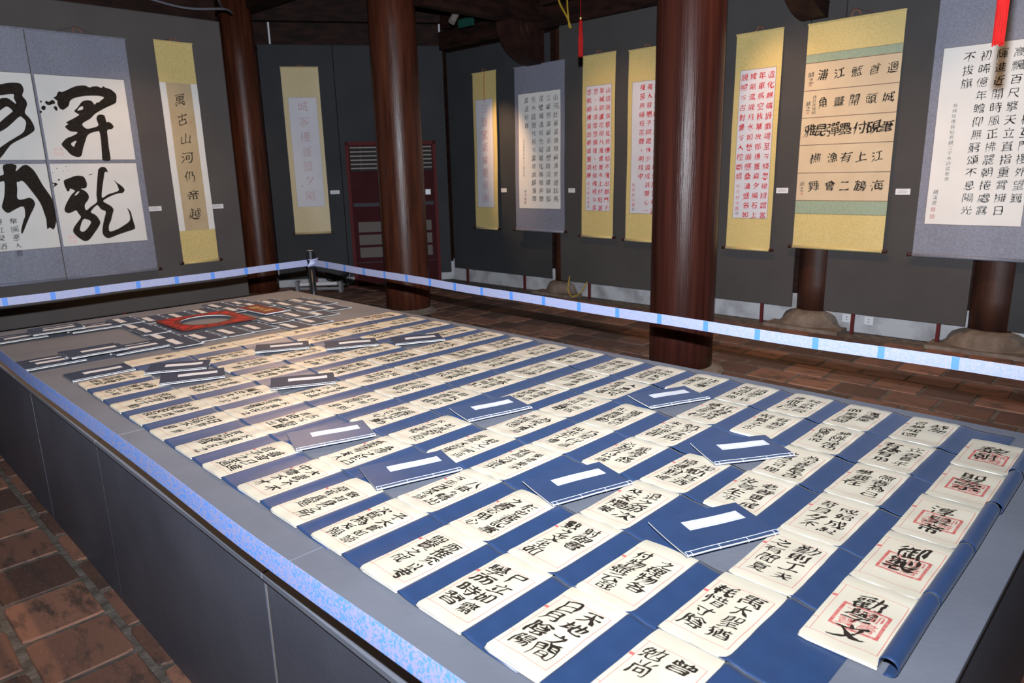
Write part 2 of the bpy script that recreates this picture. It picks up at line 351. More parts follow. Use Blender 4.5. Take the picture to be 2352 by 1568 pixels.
def _strokes(ch):
    v, f = _outline(ch)
    if not len(v): return []
    im = np.zeros((GN, GN), bool)
    g = (np.arange(GN) + .5) / GN
    P = (v - np.array([0.0, -0.12])) * GN            # pixel coordinates, y up
    for t in f:
        q = P[list(t)]
        x0, y0 = np.maximum(np.floor(q.min(0)).astype(int) - 1, 0); x1, y1 = np.minimum(np.ceil(q.max(0)).astype(int) + 1, GN)
        if x1 <= x0 or y1 <= y0: continue
        X, Y = np.meshgrid(np.arange(x0, x1) + .5, np.arange(y0, y1) + .5)
        for k in range(1, len(t) - 1):
            a, b, c = q[0], q[k], q[k + 1]
            e = [(b[0] - a[0]) * (Y - a[1]) - (b[1] - a[1]) * (X - a[0]), (c[0] - b[0]) * (Y - b[1]) - (c[1] - b[1]) * (X - b[0]), (a[0] - c[0]) * (Y - c[1]) - (a[1] - c[1]) * (X - c[0])]
            ins = ((e[0] >= -.2) & (e[1] >= -.2) & (e[2] >= -.2)) | ((e[0] <= .2) & (e[1] <= .2) & (e[2] <= .2))
            im[y0:y1, x0:x1] |= ins
    sk = _thin(im)
    S = set(zip(*[a.tolist() for a in np.nonzero(sk)]))
    # short diagonal dots can vanish while thinning: draw those parts along their long axis
    left = set(zip(*[a.tolist() for a in np.nonzero(im)])); extra = []
    while left:
        st = [left.pop()]; comp = list(st)
        while st:
            a_, b_ = st.pop()
            for q in ((a_ + 1, b_), (a_ - 1, b_), (a_, b_ + 1), (a_, b_ - 1)):
                if q in left: left.discard(q); st.append(q); comp.append(q)
        if len(comp) < 6: continue
        A = np.array(comp, float); c0 = A.mean(0); ev, vec = np.linalg.eigh(np.cov((A - c0).T)); d = vec[:, -1]
        pr = (A - c0) @ d; ext = pr.max() - pr.min(); on = [q for q in comp if q in S]
        if len(on) < .65 * ext or sum(1 for q in on if sum((q[0] + i, q[1] + j) in S for i in (-1, 0, 1) for j in (-1, 0, 1)) > 3) > .6 * len(on):
            S -= set(on); w_ = math.sqrt(max(ev[0], .1)) * 1.5
            extra.append(np.array([c0 + d * (pr.min() + w_), c0 + d * (pr.max() - w_)]))
    nb = lambda p: [(p[0] + i, p[1] + j) for i, j in ((0, 1), (1, 0), (0, -1), (-1, 0), (1, 1), (1, -1), (-1, 1), (-1, -1)) if (p[0] + i, p[1] + j) in S]
    J = {p for p in S if len(nb(p)) > 2}
    # group junction pixels
    cl = {}; cen = []
    for p in J:
        if p in cl: continue
        st = [p]; cl[p] = len(cen); mem = [p]
        while st:
            q = st.pop()
            for r in nb(q):
                if r in J and r not in cl: cl[r] = len(cen); st.append(r); mem.append(r)
        cen.append(np.mean(mem, 0))
    used = set(); paths = []
    def walk(p, start):
        path = [p]; used.add(p); prev = None
        while True:
            nx = [r for r in nb(path[-1]) if r not in used and r not in J]
            if not nx:
                e = [cl[r] for r in nb(path[-1]) if r in J and (len(path) > 2 or cl[r] != start)]
                return path, (e[0] if e else None)
            nx.sort(key=lambda r: abs(r[0] - path[-1][0]) + abs(r[1] - path[-1][1])); path.append(nx[0]); used.add(nx[0])
    for p in J:
        for r in nb(p):
            if r not in J and r not in used:
                pa, e = walk(r, cl[p]); paths.append([cl[p], e, pa])
    for p in S:
        if p not in used and p not in J and len(nb(p)) <= 1:
            pa, e = walk(p, None); paths.append([None, e, pa])
    for p in S:
        if p not in used and p not in J:
            pa, e = walk(p, None); paths.append([None, e, pa + [pa[0]]])
    segs = []
    for s, e, pa in paths:
        pts = [np.array(q, float) for q in pa]
        if s is not None: pts = [cen[s]] + pts
        if e is not None: pts = pts + [cen[e]]
        L = sum(np.linalg.norm(pts[i + 1] - pts[i]) for i in range(len(pts) - 1))
        if (s is None) != (e is None) and L < 3.2: continue
        if len(pts) > 1: segs.append([s, e, pts])
    # join segments that run straight through a junction
    def direc(pts, end):
        k = min(5, len(pts) - 1)
        d = (pts[0] - pts[k]) if end == 0 else (pts[-1] - pts[-1 - k]); return d / (np.linalg.norm(d) + 1e-9)
    go = True
    while go:
        go = False; best = (-.78, None)
        for i in range(len(segs)):
            for ei in (0, 1):
                if segs[i][ei] is None: continue
                for j in range(i + 1, len(segs)):
                    for ej in (0, 1):
                        if segs[j][ej] == segs[i][ei]:
                            c = float(direc(segs[i][2], ei) @ direc(segs[j][2], ej))
                            if c < best[0]: best = (c, (i, ei, j, ej))
        if best[1]:
            i, ei, j, ej = best[1]; a, b = segs[i], segs[j]
            pa = a[2] if ei == 1 else a[2][::-1]; pb = b[2] if ej == 0 else b[2][::-1]
            segs = [s for k, s in enumerate(segs) if k not in (i, j)] + [[a[1 - ei], b[1 - ej], pa + pb[1:]]]; go = True
    out = []
    for s, e, pts in segs + [[None, None, list(q)] for q in extra]:
        P_ = np.array(pts)[:, ::-1] / GN + np.array([0.5 / GN, -0.12 + .5 / GN]) - np.array([.5, .38])   # (x, y), centred
        if len(P_) > 4:
            Q = P_.copy(); Q[1:-1] = (P_[:-2] + 2 * P_[1:-1] + P_[2:]) / 4; P_ = Q
        # simplify
        def rdp(a, b):
            if b - a < 2: return [a]
            d = P_[b] - P_[a]; l = np.linalg.norm(d)
            w = P_[a + 1:b] - P_[a]
            h = np.abs(d[0] * w[:, 1] - d[1] * w[:, 0]) / l if l > 1e-6 else np.linalg.norm(w, axis=1)
            k = int(h.argmax())
            if h[k] < .013: return [a]
            return rdp(a, a + 1 + k) + rdp(a + 1 + k, b)
        idx = rdp(0, len(P_) - 1) + [len(P_) - 1]; Q = P_[idx]
        # brush order: left to right, top to bottom
        d = Q[-1] - Q[0]
        if d[0] - 1.2 * d[1] < 0: Q = Q[::-1]
        out.append(Q)
    return out
def glyph(ch):
    if ch not in _G: _G[ch] = _strokes(ch)
    return _G[ch]

def write(mb, items, place, m, style=1.0, off=0.02):
    """items: (char, cx, cy, size); place(x, y) -> 3D point; off: half width of the brush in em"""
    hw = .026 + off
    for ch, cx, cy, sz in items:
        a, b, c, d = RNG.uniform(0, 6.28, 4).tolist(); an = float(RNG.uniform(-0.07, 0.07)) * style; ca, sa = math.cos(an), math.sin(an)
        s1 = sz * (1 + float(RNG.uniform(-0.08, 0.10)) * style); s2 = sz * (1 + float(RNG.uniform(-0.12, 0.06)) * style)
        ox = float(RNG.uniform(-0.04, 0.04)) * sz * style; amp = .022 * style; press = hw * float(RNG.uniform(.85, 1.2))
        def warp(x, y):
            u = x + amp * math.sin(7 * y + a); w = y + amp * math.sin(6 * x + b) + .11 * style * x
            u += .05 * style * w
            return (u * ca - w * sa) * s1 + cx + ox, (u * sa + w * ca) * s2 + cy
        gl = glyph(ch); tot = sum(float(np.linalg.norm(np.diff(Q, axis=0), axis=1).sum()) for Q in gl)
        press *= min(1.12, max(.58, (4.6 / max(tot, .1)) ** .5))
        for qi, Q in enumerate(gl):
            e_l = .00009 * (qi % 7); n = len(Q); seg = [float(np.linalg.norm(Q[i + 1] - Q[i])) for i in range(n - 1)]; L = sum(seg)
            if L < 1e-4: continue
            dx, dy = float(Q[-1][0] - Q[0][0]), float(Q[-1][1] - Q[0][1])
            horiz = abs(dx) > 2 * abs(dy); leftfall = dx < -.05 and dy < 0; rightfall = dx > .08 and dy < -.08
            pts = []; acc = 0
            for i in range(n - 1):
                x0, y0 = Q[i].tolist(); x1, y1 = Q[i + 1].tolist(); k = max(1, int(seg[i] / .10))
                for j in range(k): pts.append((x0 + (x1 - x0) * j / k, y0 + (y1 - y0) * j / k, (acc + seg[i] * j / k) / L, j == 0 and 0 < i))
                acc += seg[i]
            pts.append((*Q[-1].tolist(), 1.0, False))
            # overshoot the tail a little
            if style > .9 and n > 1 and L > .12:
                ex, ey = Q[-1][0] - Q[-2][0], Q[-1][1] - Q[-2][1]; l = math.hypot(ex, ey) + 1e-9; e_ = .03 * style
                pts.append((float(Q[-1][0] + ex / l * e_), float(Q[-1][1] + ey / l * e_), 1.12, False))
            V = []; m_ = len(pts)
            for i, (x, y, t, corner) in enumerate(pts):
                if L < .13: w = press * (1.15 - .5 * abs(t - .45))
                elif leftfall: w = press * (1.15 - .85 * t)
                elif rightfall: w = press * (.62 + .75 * t if t < .85 else .5)
                elif horiz: w = press * (.95 - .5 * math.sin(PI * min(t, 1)) + (.1 if t > .8 else 0))
                else: w = press * (1.12 - .35 * math.sin(PI * min(1, t)) - .35 * max(0, t - .7))
                if corner: w *= 1.22
                if t > 1.01: w = press * .10
                if i == 0: w *= .55
                w *= 1 + .10 * style * math.sin(9 * t + c)
                p0 = pts[max(i - 1, 0)]; p1 = pts[min(i + 1, m_ - 1)]
                tx, ty = p1[0] - p0[0], p1[1] - p0[1]; l = math.hypot(tx, ty) + 1e-9
                nx, ny = -ty / l * w, tx / l * w
                V.append((x + nx, y + ny)); V.append((x - nx, y - ny))
            # rounded, slanted start
            x, y, _, _ = pts[0]; tx, ty = pts[1][0] - x, pts[1][1] - y; l = math.hypot(tx, ty) + 1e-9
            V.append((x - tx / l * press * .8, y - ty / l * press * .8 + press * .25 * style))
            x, y, _, _ = pts[-1]; tx, ty = x - pts[-2][0], y - pts[-2][1]; l = math.hypot(tx, ty) + 1e-9
            V.append((x + tx / l * press * .6, y + ty / l * press * .6))
            F = [(2 * i, 2 * i + 1, 2 * i + 3, 2 * i + 2) for i in range(m_ - 1)] + [(2 * m_, 1, 0), (2 * m_ - 2, 2 * m_ - 1, 2 * m_ + 1)]
            mb.add([place(*warp(px, py), e_l) for px, py in V], F, m)

# ================================================================== THE SETTING
ZT = 0.73                                      # platform top
PX0, PX1, PY0, PY1 = 0.70, 3.12, 0.232, 5.93   # platform outline
# floor: mortar bed and bricks
fl_o = struct(MB().box((-3.2, -3.2, -0.12), (8.2, 12.6, -0.006), 'mortar').build('floor'))
PXB, PYB = 0.3235, 0.357
def brick_mesh(seed):
    rr = random.Random(seed)
    hx, hy = PXB / 2 - 0.014, PYB / 2 - 0.014
    base = []
    for sx, sy in ((-1, -1), (1, -1), (1, 1), (-1, 1)):
        cx, cy = sx * (hx - 0.03), sy * (hy - 0.03)
        a0 = math.atan2(sy, sx)
        for da in (-PI / 4, 0.0, PI / 4):
            a = a0 + da
            rad = 0.030 if da else 0.036
            base.append((cx + rad * math.cos(a) + rr.uniform(-.004, .004), cy + rad * math.sin(a) + rr.uniform(-.004, .004)))
    n = len(base); v = [(x, y, -0.02) for x, y in base] + [(x, y, -0.004) for x, y in base] + [(x * 0.97, y * 0.97, rr.uniform(-.001, .0015)) for x, y in base]
    f = []
    for l in (0, 1):
        for k in range(n):
            k2 = (k + 1) % n; f.append((l * n + k, l * n + k2, (l + 1) * n + k2, (l + 1) * n + k))
    f.append(tuple(2 * n + k for k in range(n)))
    return v, f
BM = []
for s in range(5):
    v, f = brick_mesh(s); me = bpy.data.meshes.new('brick'); me.from_pydata(v, [], f); me.materials.append(M['brick']); BM.append((me, v, f))
cells = []
for i in range(-12, 22):
    x = 0.65 + (i + 0.5) * PXB
    for j in range(-10, 37):
        y = 3.04 + (j + 0.5) * PYB + (0.5 * PYB if i % 2 == 0 else 0)
        if x > 7.6 or y > 12.2 or x < -3 or y < -3: continue
        if PX0 + 0.2 < x < PX1 - 0.2 and PY0 + 0.2 < y < PY1 - 0.2: continue
        p = Vector((x, y, 0)) - CAM; d = p.dot(F_)
        u = 1176 + 1620 * p.dot(R_) / max(d, .01); vv = 784 - 1620 * p.dot(U_) / max(d, .01)
        vis = d > .3 and -60 < u < 2410 and vv < 1640
        tx, ty = x * .578, y * .578
        if x > 2.0 and PX0 < tx < PX1 - .05 and PY0 < ty < PY1: vis = False
        if PX0 < tx < PX1 and PY0 < ty < PY1 - .05: vis = False
        if PX0 < x < PX1 and PY0 < y < PY1: vis = False
        if y > 9.4 and x < 4.0: vis = False
        cells.append((0 if vis else 1, p.length, x, y))
cells.sort()
rest = MB()
for k, (hid, _, x, y) in enumerate(cells):
    me, v, f = BM[random.randrange(5)]
    s = random.choice((-1, 1)); z = random.uniform(-.0015, .0015)
    if k < 290 and not hid:
        o = bpy.data.objects.new('brick', me); C.objects.link(o); o.parent = fl_o
        o.location = (x, y, z); o.rotation_euler = (random.uniform(-.004, .004), random.uniform(-.004, .004), PI if s < 0 else 0)
    else:
        rest.add([(x + s * a, y + s * b, z + c) for a, b, c in v], f, 'brick')
struct(rest.build('brick_paving', fl_o), 'stuff')

# plaster walls behind the panels, gallery shell
struct(MB().box((7.72, -3.2, 0), (7.92, 9.0, .35), 'plaster').build('wall_right'))
struct(MB().box((7.72, -3.2, .35), (7.92, 9.0, 4.9), 'beam_wood').build('wall_right_upper'))
struct(MB().box((7.92, 8.9, 0), (7.94, 12.6, 4.9), 'beam_wood').build('wall_right_far'))
struct(MB().box((-3.2, 12.4, 0), (8.2, 12.6, 4.9), 'beam_wood').build('wall_back'))
struct(MB().box((-3.2, -3.2, 0), (-3.0, 12.6, 4.9), 'beam_wood').build('wall_left'))
struct(MB().box((-3.2, -3.4, 0), (8.2, -3.2, 4.9), 'beam_wood').build('wall_front'))
# diagonal low plaster wall in the far corner
DP, DQ = Vector((5.3, 10.6, 0)), Vector((7.75, 8.9, 0))
dr = (DQ - DP).normalized(); dn = Vector((dr.y, -dr.x, 0))
if dn.dot(-DP) < 0: dn = -dn
def dfr(s, d, z): return tuple(DP + dr * s + dn * d + Vector((0, 0, z)))
struct(MB().box((-0.1, -0.22, 0), (3.0, -0.12, 0.3), 'plaster', lambda x, y, z: dfr(x, y, z)).build('wall_corner'))
ce = struct(MB().box((-3.2, -3.4, 4.9), (8.2, 12.6, 5.0), 'beam_wood').build('ceiling'))
for k in range(14):
    y = -2.8 + k * 1.1
    MB().box((-3.0, y, 4.72), (7.9, y + 0.12, 4.9), 'beam_wood').build('rafter', ce)

# round timber pillars
def pillar(x, y, r, label, m='pillar_wood', base_r=0.0, z0=0.06, bh=1.0, zt=4.72, name='timber_pillar'):
    t = thing(name, label, 'pillar', (x, y, 0), 'dark red timber pillars')
    MB().lathe((0, 0, 0), [(r * 0.99, z0), (r, z0 + .3), (r * 1.0, 2.0), (r * 0.99, 3.4), (r * .97, zt)], m, 40).build('shaft', t, smooth=False)
    for o in t.children: 
        for p in o.data.polygons: p.use_smooth = len(p.vertices) == 4
    if base_r:
        b = MB().lathe((0, 0, 0), [(base_r * 1.12, 0.0), (base_r * 1.14, 0.03 * bh), (base_r * 1.08, 0.05 * bh), (base_r * 1.05, 0.055 * bh), (base_r, 0.10 * bh), (base_r * .93, 0.14 * bh), ((base_r + r) * .48, 0.17 * bh), (r * 1.04, 0.185 * bh), (r * 0.9, 0.186 * bh)], 'stone', 40)
        bo = b.build('stone_base', t, smooth=True)
    return t
pillar(5.33, 3.20, 0.272, 'thick dark red round pillar right of centre, rising behind the table', base_r=0.335, z0=0.02, bh=.30)
pillar(5.50, 7.35, 0.285, 'dark red round pillar standing in front of the maroon louvered cabinet', 'pillar_red', base_r=0.335, z0=0.02, bh=.30)
pillar(5.10, 10.57, 0.24, 'reddish round pillar half hidden by the left display board', 'pillar_red', z0=0.0)
for x, y, r, br, lb in ((7.86, 6.62, 0.19, 0.30, 'weathered round pillar at the wall below the grey landscape-poem scroll'),
                        (7.84, 3.03, 0.20, 0.32, 'weathered round pillar showing below the five-panel tan scroll'),
                        (7.87, 1.36, 0.235, 0.36, 'weathered round pillar with gold stains below the rightmost grey scroll')):
    t = pillar(x, y, r, lb, 'old_pillar', br, z0=0.17)
    MB().box((-br * 1.25, -br * 1.25, -0.01), (br * 0.2, br * 1.25, 0.035), 'stone').build('plinth', t)

# beams and brackets
bm = thing('wall_beam', 'dark timber beam running above the display boards on the right wall', 'beam', (7.62, 3, 3.58))
MB().box((-0.10, -6, 0.0), (0.10, 5.9, 0.26), 'beam_wood').build('lower_rail', bm)
MB().box((-0.06, -6, 0.30), (0.10, 5.9, 0.75), 'beam_wood').build('upper_rail', bm)
for yy, lb, lx in ((6.95, 'dark cross beam running from the middle pillar to the right wall', 5.6), (3.15, 'dark cross beam from the thick right pillar to the right wall', 5.4)):
    t = thing('cross_beam', lb, 'beam', (lx, yy, 3.64))
    v = []; n = 10
    b = MB()
    prof = [(-0.11, 0.04), (-0.07, 0.0), (0.07, 0.0), (0.11, 0.04), (0.12, 0.2), (0.11, 0.40), (0, 0.44), (-0.11, 0.40), (-0.12, 0.2)]
    L = 7.75 - lx
    v = [(x, p, q) for x in (0, L) for p, q in prof]; k = len(prof)
    b.add(v, [(i, (i + 1) % k, k + (i + 1) % k, k + i) for i in range(k)] + [tuple(range(k))[::-1], tuple(range(k, 2 * k))], 'beam_wood')
    b.build('beam', t)
    # carved bracket under the beam at the wall
    bb = MB(); pr = [(0, 0.0)]
    for a in range(0, 11):
        q = a / 10 * PI / 2; pr.append((-0.62 + 0.0 + 0.60 * math.sin(q) * 1.0, -0.50 + 0.50 * math.cos(q)) if False else (-0.66 * math.cos(q), -0.50 * math.sin(q)))
    pr.append((0, -0.50))
    pr = [(0, 0.02)] + pr[1:]
    k = len(pr); v = [(L - 0.12 + x, s * 0.13, z) for s in (-1, 1) for x, z in pr]
    bb.add(v, [(i, (i + 1) % k, k + (i + 1) % k, k + i) for i in range(k)] + [tuple(range(k)), tuple(range(k, 2 * k))[::-1]], 'bracket_wood')
    for o_ in (0.18, 0.30):
        pts = [(L - 0.12 - (0.66 - o_) * math.cos(a / 10 * PI / 2), -0.132, -(0.50 - o_ * .75) * math.sin(a / 10 * PI / 2)) for a in range(11)]
        bb.tube(pts, 0.008, 'bracket_wood', 5)
    bb.build('bracket', t)
for (a, b_, z, lb) in (((5.3, 11.0), (7.7, 11.0), 3.9, 'dark beam crossing behind the far corner boards'), ((5.3, 7.2), (5.3, 11.0), 4.1, 'dark beam linking the left pillar with the middle pillar'),
                       ((5.4, 3.1), (5.4, 7.3), 4.3, 'dark beam linking the two thick pillars overhead'), ((-2.9, 9.25), (4.15, 9.25), 3.62, 'dark beam running above the left display board')):
    t = thing('roof_beam', lb, 'beam', (a[0], a[1], z))
    dx, dy = b_[0] - a[0], b_[1] - a[1]; l = math.hypot(dx, dy); ux, uy = dx / l, dy / l
    MB().box((0, -0.12, 0), (l, 0.12, 0.40), 'beam_wood', lambda x, y, z: (x * ux - y * uy, x * uy + y * ux, z)).build('beam', t)
t = thing('lintel', 'dark timber lintel above the far corner display boards', 'beam', (0, 0, 0))
MB().box((-0.2, -0.30, 3.66), (3.0, -0.02, 3.98), 'beam_wood', lambda x, y, z: dfr(x, y, z)).build('board', t)
MB().box((-0.2, -0.36, 4.02), (3.0, -0.10, 4.40), 'beam_wood', lambda x, y, z: dfr(x, y, z)).build('upper_board', t)

# display boards
GB = 'dark display boards'
def board_R(y0, y1, label, z0=0.22, z1=3.56, m='panel_cloth', x=7.58, posts=()):
    t = thing('display_board', label, 'display board', (x, (y0 + y1) / 2, 0), GB)
    h = (y1 - y0) / 2
    bevel(MB().box((0, -h, z0), (0.025, h, z1), m).build('cloth_panel', t), .003)
    for py in posts:
        q = py - (y0 + y1) / 2
        MB().box((0.005, q - .016, 0), (0.035, q + .016, z0 + .01), 'maroon_frame').build('leg', t)
    return t
board_R(6.73, 8.86, 'dark grey display board behind the narrow gold scroll in the far corner', 0.22, 3.54, 'panel_cloth_cool', 7.62, (8.57, 7.29))
board_R(3.19, 6.52, 'dark grey display board behind the three red-ink scrolls', z1=3.58, posts=(6.02, 3.53))
board_R(1.53, 2.84, 'dark grey display board to the right of the five-panel scroll', z1=3.56, posts=(2.54, 1.75))
board_R(-2.6, 1.20, 'dark blue-grey display board at the right end of the wall', z1=3.56, m='panel_cloth_cool', posts=(0.6,))
for y0, y1, lb in ((2.85, 3.18, 'narrow upper board hidden behind the five-panel scroll'), (1.21, 1.52, 'narrow upper board behind the rightmost grey scroll')):
    t = thing('upper_display_board', lb, 'display board', (7.585, (y0 + y1) / 2, 0), GB)
    MB().box((0, -(y1 - y0) / 2, 1.2), (0.02, (y1 - y0) / 2, 3.56), 'panel_cloth').build('cloth_panel', t)
t = thing('display_board', 'brown-grey display board on the left carrying the giant calligraphy scrolls', 'display board', (0, 9.0, 0), GB)
bevel(MB().box((-1.6, 0, 0.22), (4.14, 0.03, 3.60), 'panel_cloth_warm').build('cloth_panel', t), .02)
for x in (-0.5, 1.2, 2.6, 3.8): MB().box((x - .016, .002, 0), (x + .016, .03, .23), 'maroon_frame').build('leg', t)
for s0, s1, lb in ((0.10, 1.18, 'dark display board behind the pink seal-script scroll'), (1.19, 2.85, 'dark display board behind the maroon louvered cabinet')):
    t = thing('display_board', lb, 'display board', tuple(DP), GB)
    MB().box((s0, 0, 0.14), (s1, 0.025, 3.66), 'panel_cloth_cool', lambda x, y, z: tuple(Vector(dfr(x, y, z)) - DP)).build('cloth_panel', t)
    MB().box((s0 + .55, 0, 0), (s0 + .58, 0.025, 0.15), 'maroon_frame', lambda x, y, z: tuple(Vector(dfr(x, y, z)) - DP)).build('leg', t)

# ================================================================== THE PLATFORM
pf = thing('display_platform', 'long low grey-painted board platform covered with opened books', 'platform', (0, 0, 0))
ys = [PY0, 1.637, 3.05, 4.46, PY1]
for k in range(4):
    a, b = ys[k] + (0.001 if k else 0), ys[k + 1] - (0.001 if k < 3 else 0)
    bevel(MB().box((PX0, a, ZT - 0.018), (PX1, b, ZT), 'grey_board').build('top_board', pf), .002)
yside = [PY0, 1.637, 3.07, 4.15, PY1]
for k in range(4):
    a, b = yside[k], yside[k + 1]; ga, gb = [.001, .0065, .0008, .004][k], [.0065, .0008, .004, .001][k]
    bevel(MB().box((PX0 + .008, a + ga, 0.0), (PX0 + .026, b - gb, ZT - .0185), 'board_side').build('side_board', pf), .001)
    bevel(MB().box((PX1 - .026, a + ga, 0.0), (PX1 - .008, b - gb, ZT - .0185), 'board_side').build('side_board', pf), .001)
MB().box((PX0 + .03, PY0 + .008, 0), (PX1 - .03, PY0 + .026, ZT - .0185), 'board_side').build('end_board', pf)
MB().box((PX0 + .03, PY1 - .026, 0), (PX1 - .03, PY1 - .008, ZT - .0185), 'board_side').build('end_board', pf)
for y in (1.637, 4.15):
    MB().box((PX0 + .012, y - .0065, 0.0), (PX0 + .024, y + .0065, ZT - .02), 'raw_wood_seam').build('seam_strip', pf)

# ================================================================== OPEN BOOKS
YC = {1: .515, 2: .747, 3: .988, 4: 1.222, 5: 1.46, 6: 1.71, 7: 1.945, 8: 2.19, 9: 2.455, 10: 2.716, 11: 2.985, 12: 3.235, 13: 3.485, 14: 3.75, 15: 4.005, 16: 4.28}
BL, PW = 0.3125, 0.163        # book length, page width
TXT = {
 1: ['黎朝', '聖宗', '淳皇帝', '御製', '勸學文'],
 2: ['恭聞|君學成德', '立君貴乎|有体有用', '儒者為己|學要在', '成始成終|苟且夕不', '勤則工夫|之有間夏', '禹大聖猶|耗惜寸陰', '曾|勉尚'],
 3: ['漢董獨|而勵唐藹', '紳誕以成功|彼興我況', '為王若是古|此道今可理', '老者更成|汝等生平', None, '之理物各|付物雖云哉', '天地之間|日月陰陽'],
 4: ['純武殿云|珠而為仁', '有希聖|希賢之志', None, '先勤其洒|掃應對進', '退之節次|及夫禮樂', '射御書|數之文坐如', '尸立如齋|學而時習'],
 5: ['涵泳于其|所忌知趣', '正其深其|意德昏杉', '勉乎其所|未至經者', '載道之器|必用力以講', None, '於史者記事|之書必用心', '而推究以考|聖賢之成'],
 6: ['法求事|理當容', None, '雅言與切|於書詩動', '乃有行道|與志于禮', '樂禮樂不|有無沉潛乎', '八卦九疇出|今年百家諸', '子大賢如師|次賢為友親'],
 7: ['師取友有|來華其長', '人事共兄|是遺只過', '不可偷惰|理但當尊', '為師之禮易|所稱盛德', '驕之一字道|理聖大若皆', None, '敬其身之所|旁有真寔'],
 8: ['武樓之功|懼勞王塔', '公事勤修德|都有德行', '所聞進德|深者初寺', None, '如源若便但|不其至乾', '多得之於己|豪傑有友人', '大善不不|中庸不才'],
}
POOL = ['金榜題名時|未報青雲', '不須功名之|素志讓信', '崇德不時才|不思自棄', '業精于勤|荒之心', '後生可畏|焉知來者', '博學審問|慎思明辨', '立志高遠|守身如玉', '善言日進|君子之道', '古今聖賢|皆由此出',
        '修身齊家|治國安民', '讀書萬卷|下筆有神', '春秋禮記|詩書易經', '孝弟忠信|仁義之本', '其心正而|身自修', '天下為公|萬世太平', '日新又新|自強不息', '明德親民|止於至善', '格物致知|誠意正心', '文章千古|得失寸心', '有本有末|有始有終']
TXT[16] = ['庚午年八|月吉日書', '後學敬', '八年成', '正文', '恩榮', '貞成', None]
CLOSED = {(3, 5), (4, 3), (6, 2), (5, 5), (7, 6), (8, 4), (9, 6), (12, 5), (13, 2), (14, 3), (15, 4), (14, 6), (15, 6), (16, 7)}
# printed guide frame, brush strokes and book shapes follow one height field
def book_fn(col, row, seed):
    x0 = 0.883 + (7 - row) * 0.3060 if col > 1 else 1.376 + (5 - row) * 0.3060
    nrow = 7 if col > 1 else 5
    yc = YC[col]; rr = random.Random(seed); ph = rr.uniform(0, 6); ph2 = rr.uniform(0, 6); jx, jy = rr.uniform(-.003, .003), rr.uniform(-.003, .003); sk = rr.uniform(-.012, .012)
    bottom = row == nrow or (col, row + 1) in CLOSED
    def lift(u):
        return 0 if bottom else 0.0068 * max(0, 1 - u / 0.035) ** 1.2
    def top(u, v):
        z = ZT + 0.0125 + (0 if bottom else .0026 * max(0, 1 - u / .05) ** 1.5)
        e = max(0, 1 - v / 0.012); z -= 0.0012 * e * e
        e = max(0, (v - PW + 0.03) / 0.03); z -= 0.0022 * e * e
        z += 0.0009 * math.sin(u * 42 + ph) * (0.5 + v / PW) + 0.0010 * math.sin(v * 60 + ph2 + u * 9)
        e = max(0, (u - BL + 0.055) / 0.055); z += -0.0022 * e + 0.0016 * math.sin(e * PI)
        e = max(0, 1 - u / 0.02); z -= (.0012 if bottom else .0016) * e * e
        return z
    def P(u, v, z): return (x0 + jx + u, yc + jy - v + sk * (u - .15), z)
    return P, top, lift, bottom
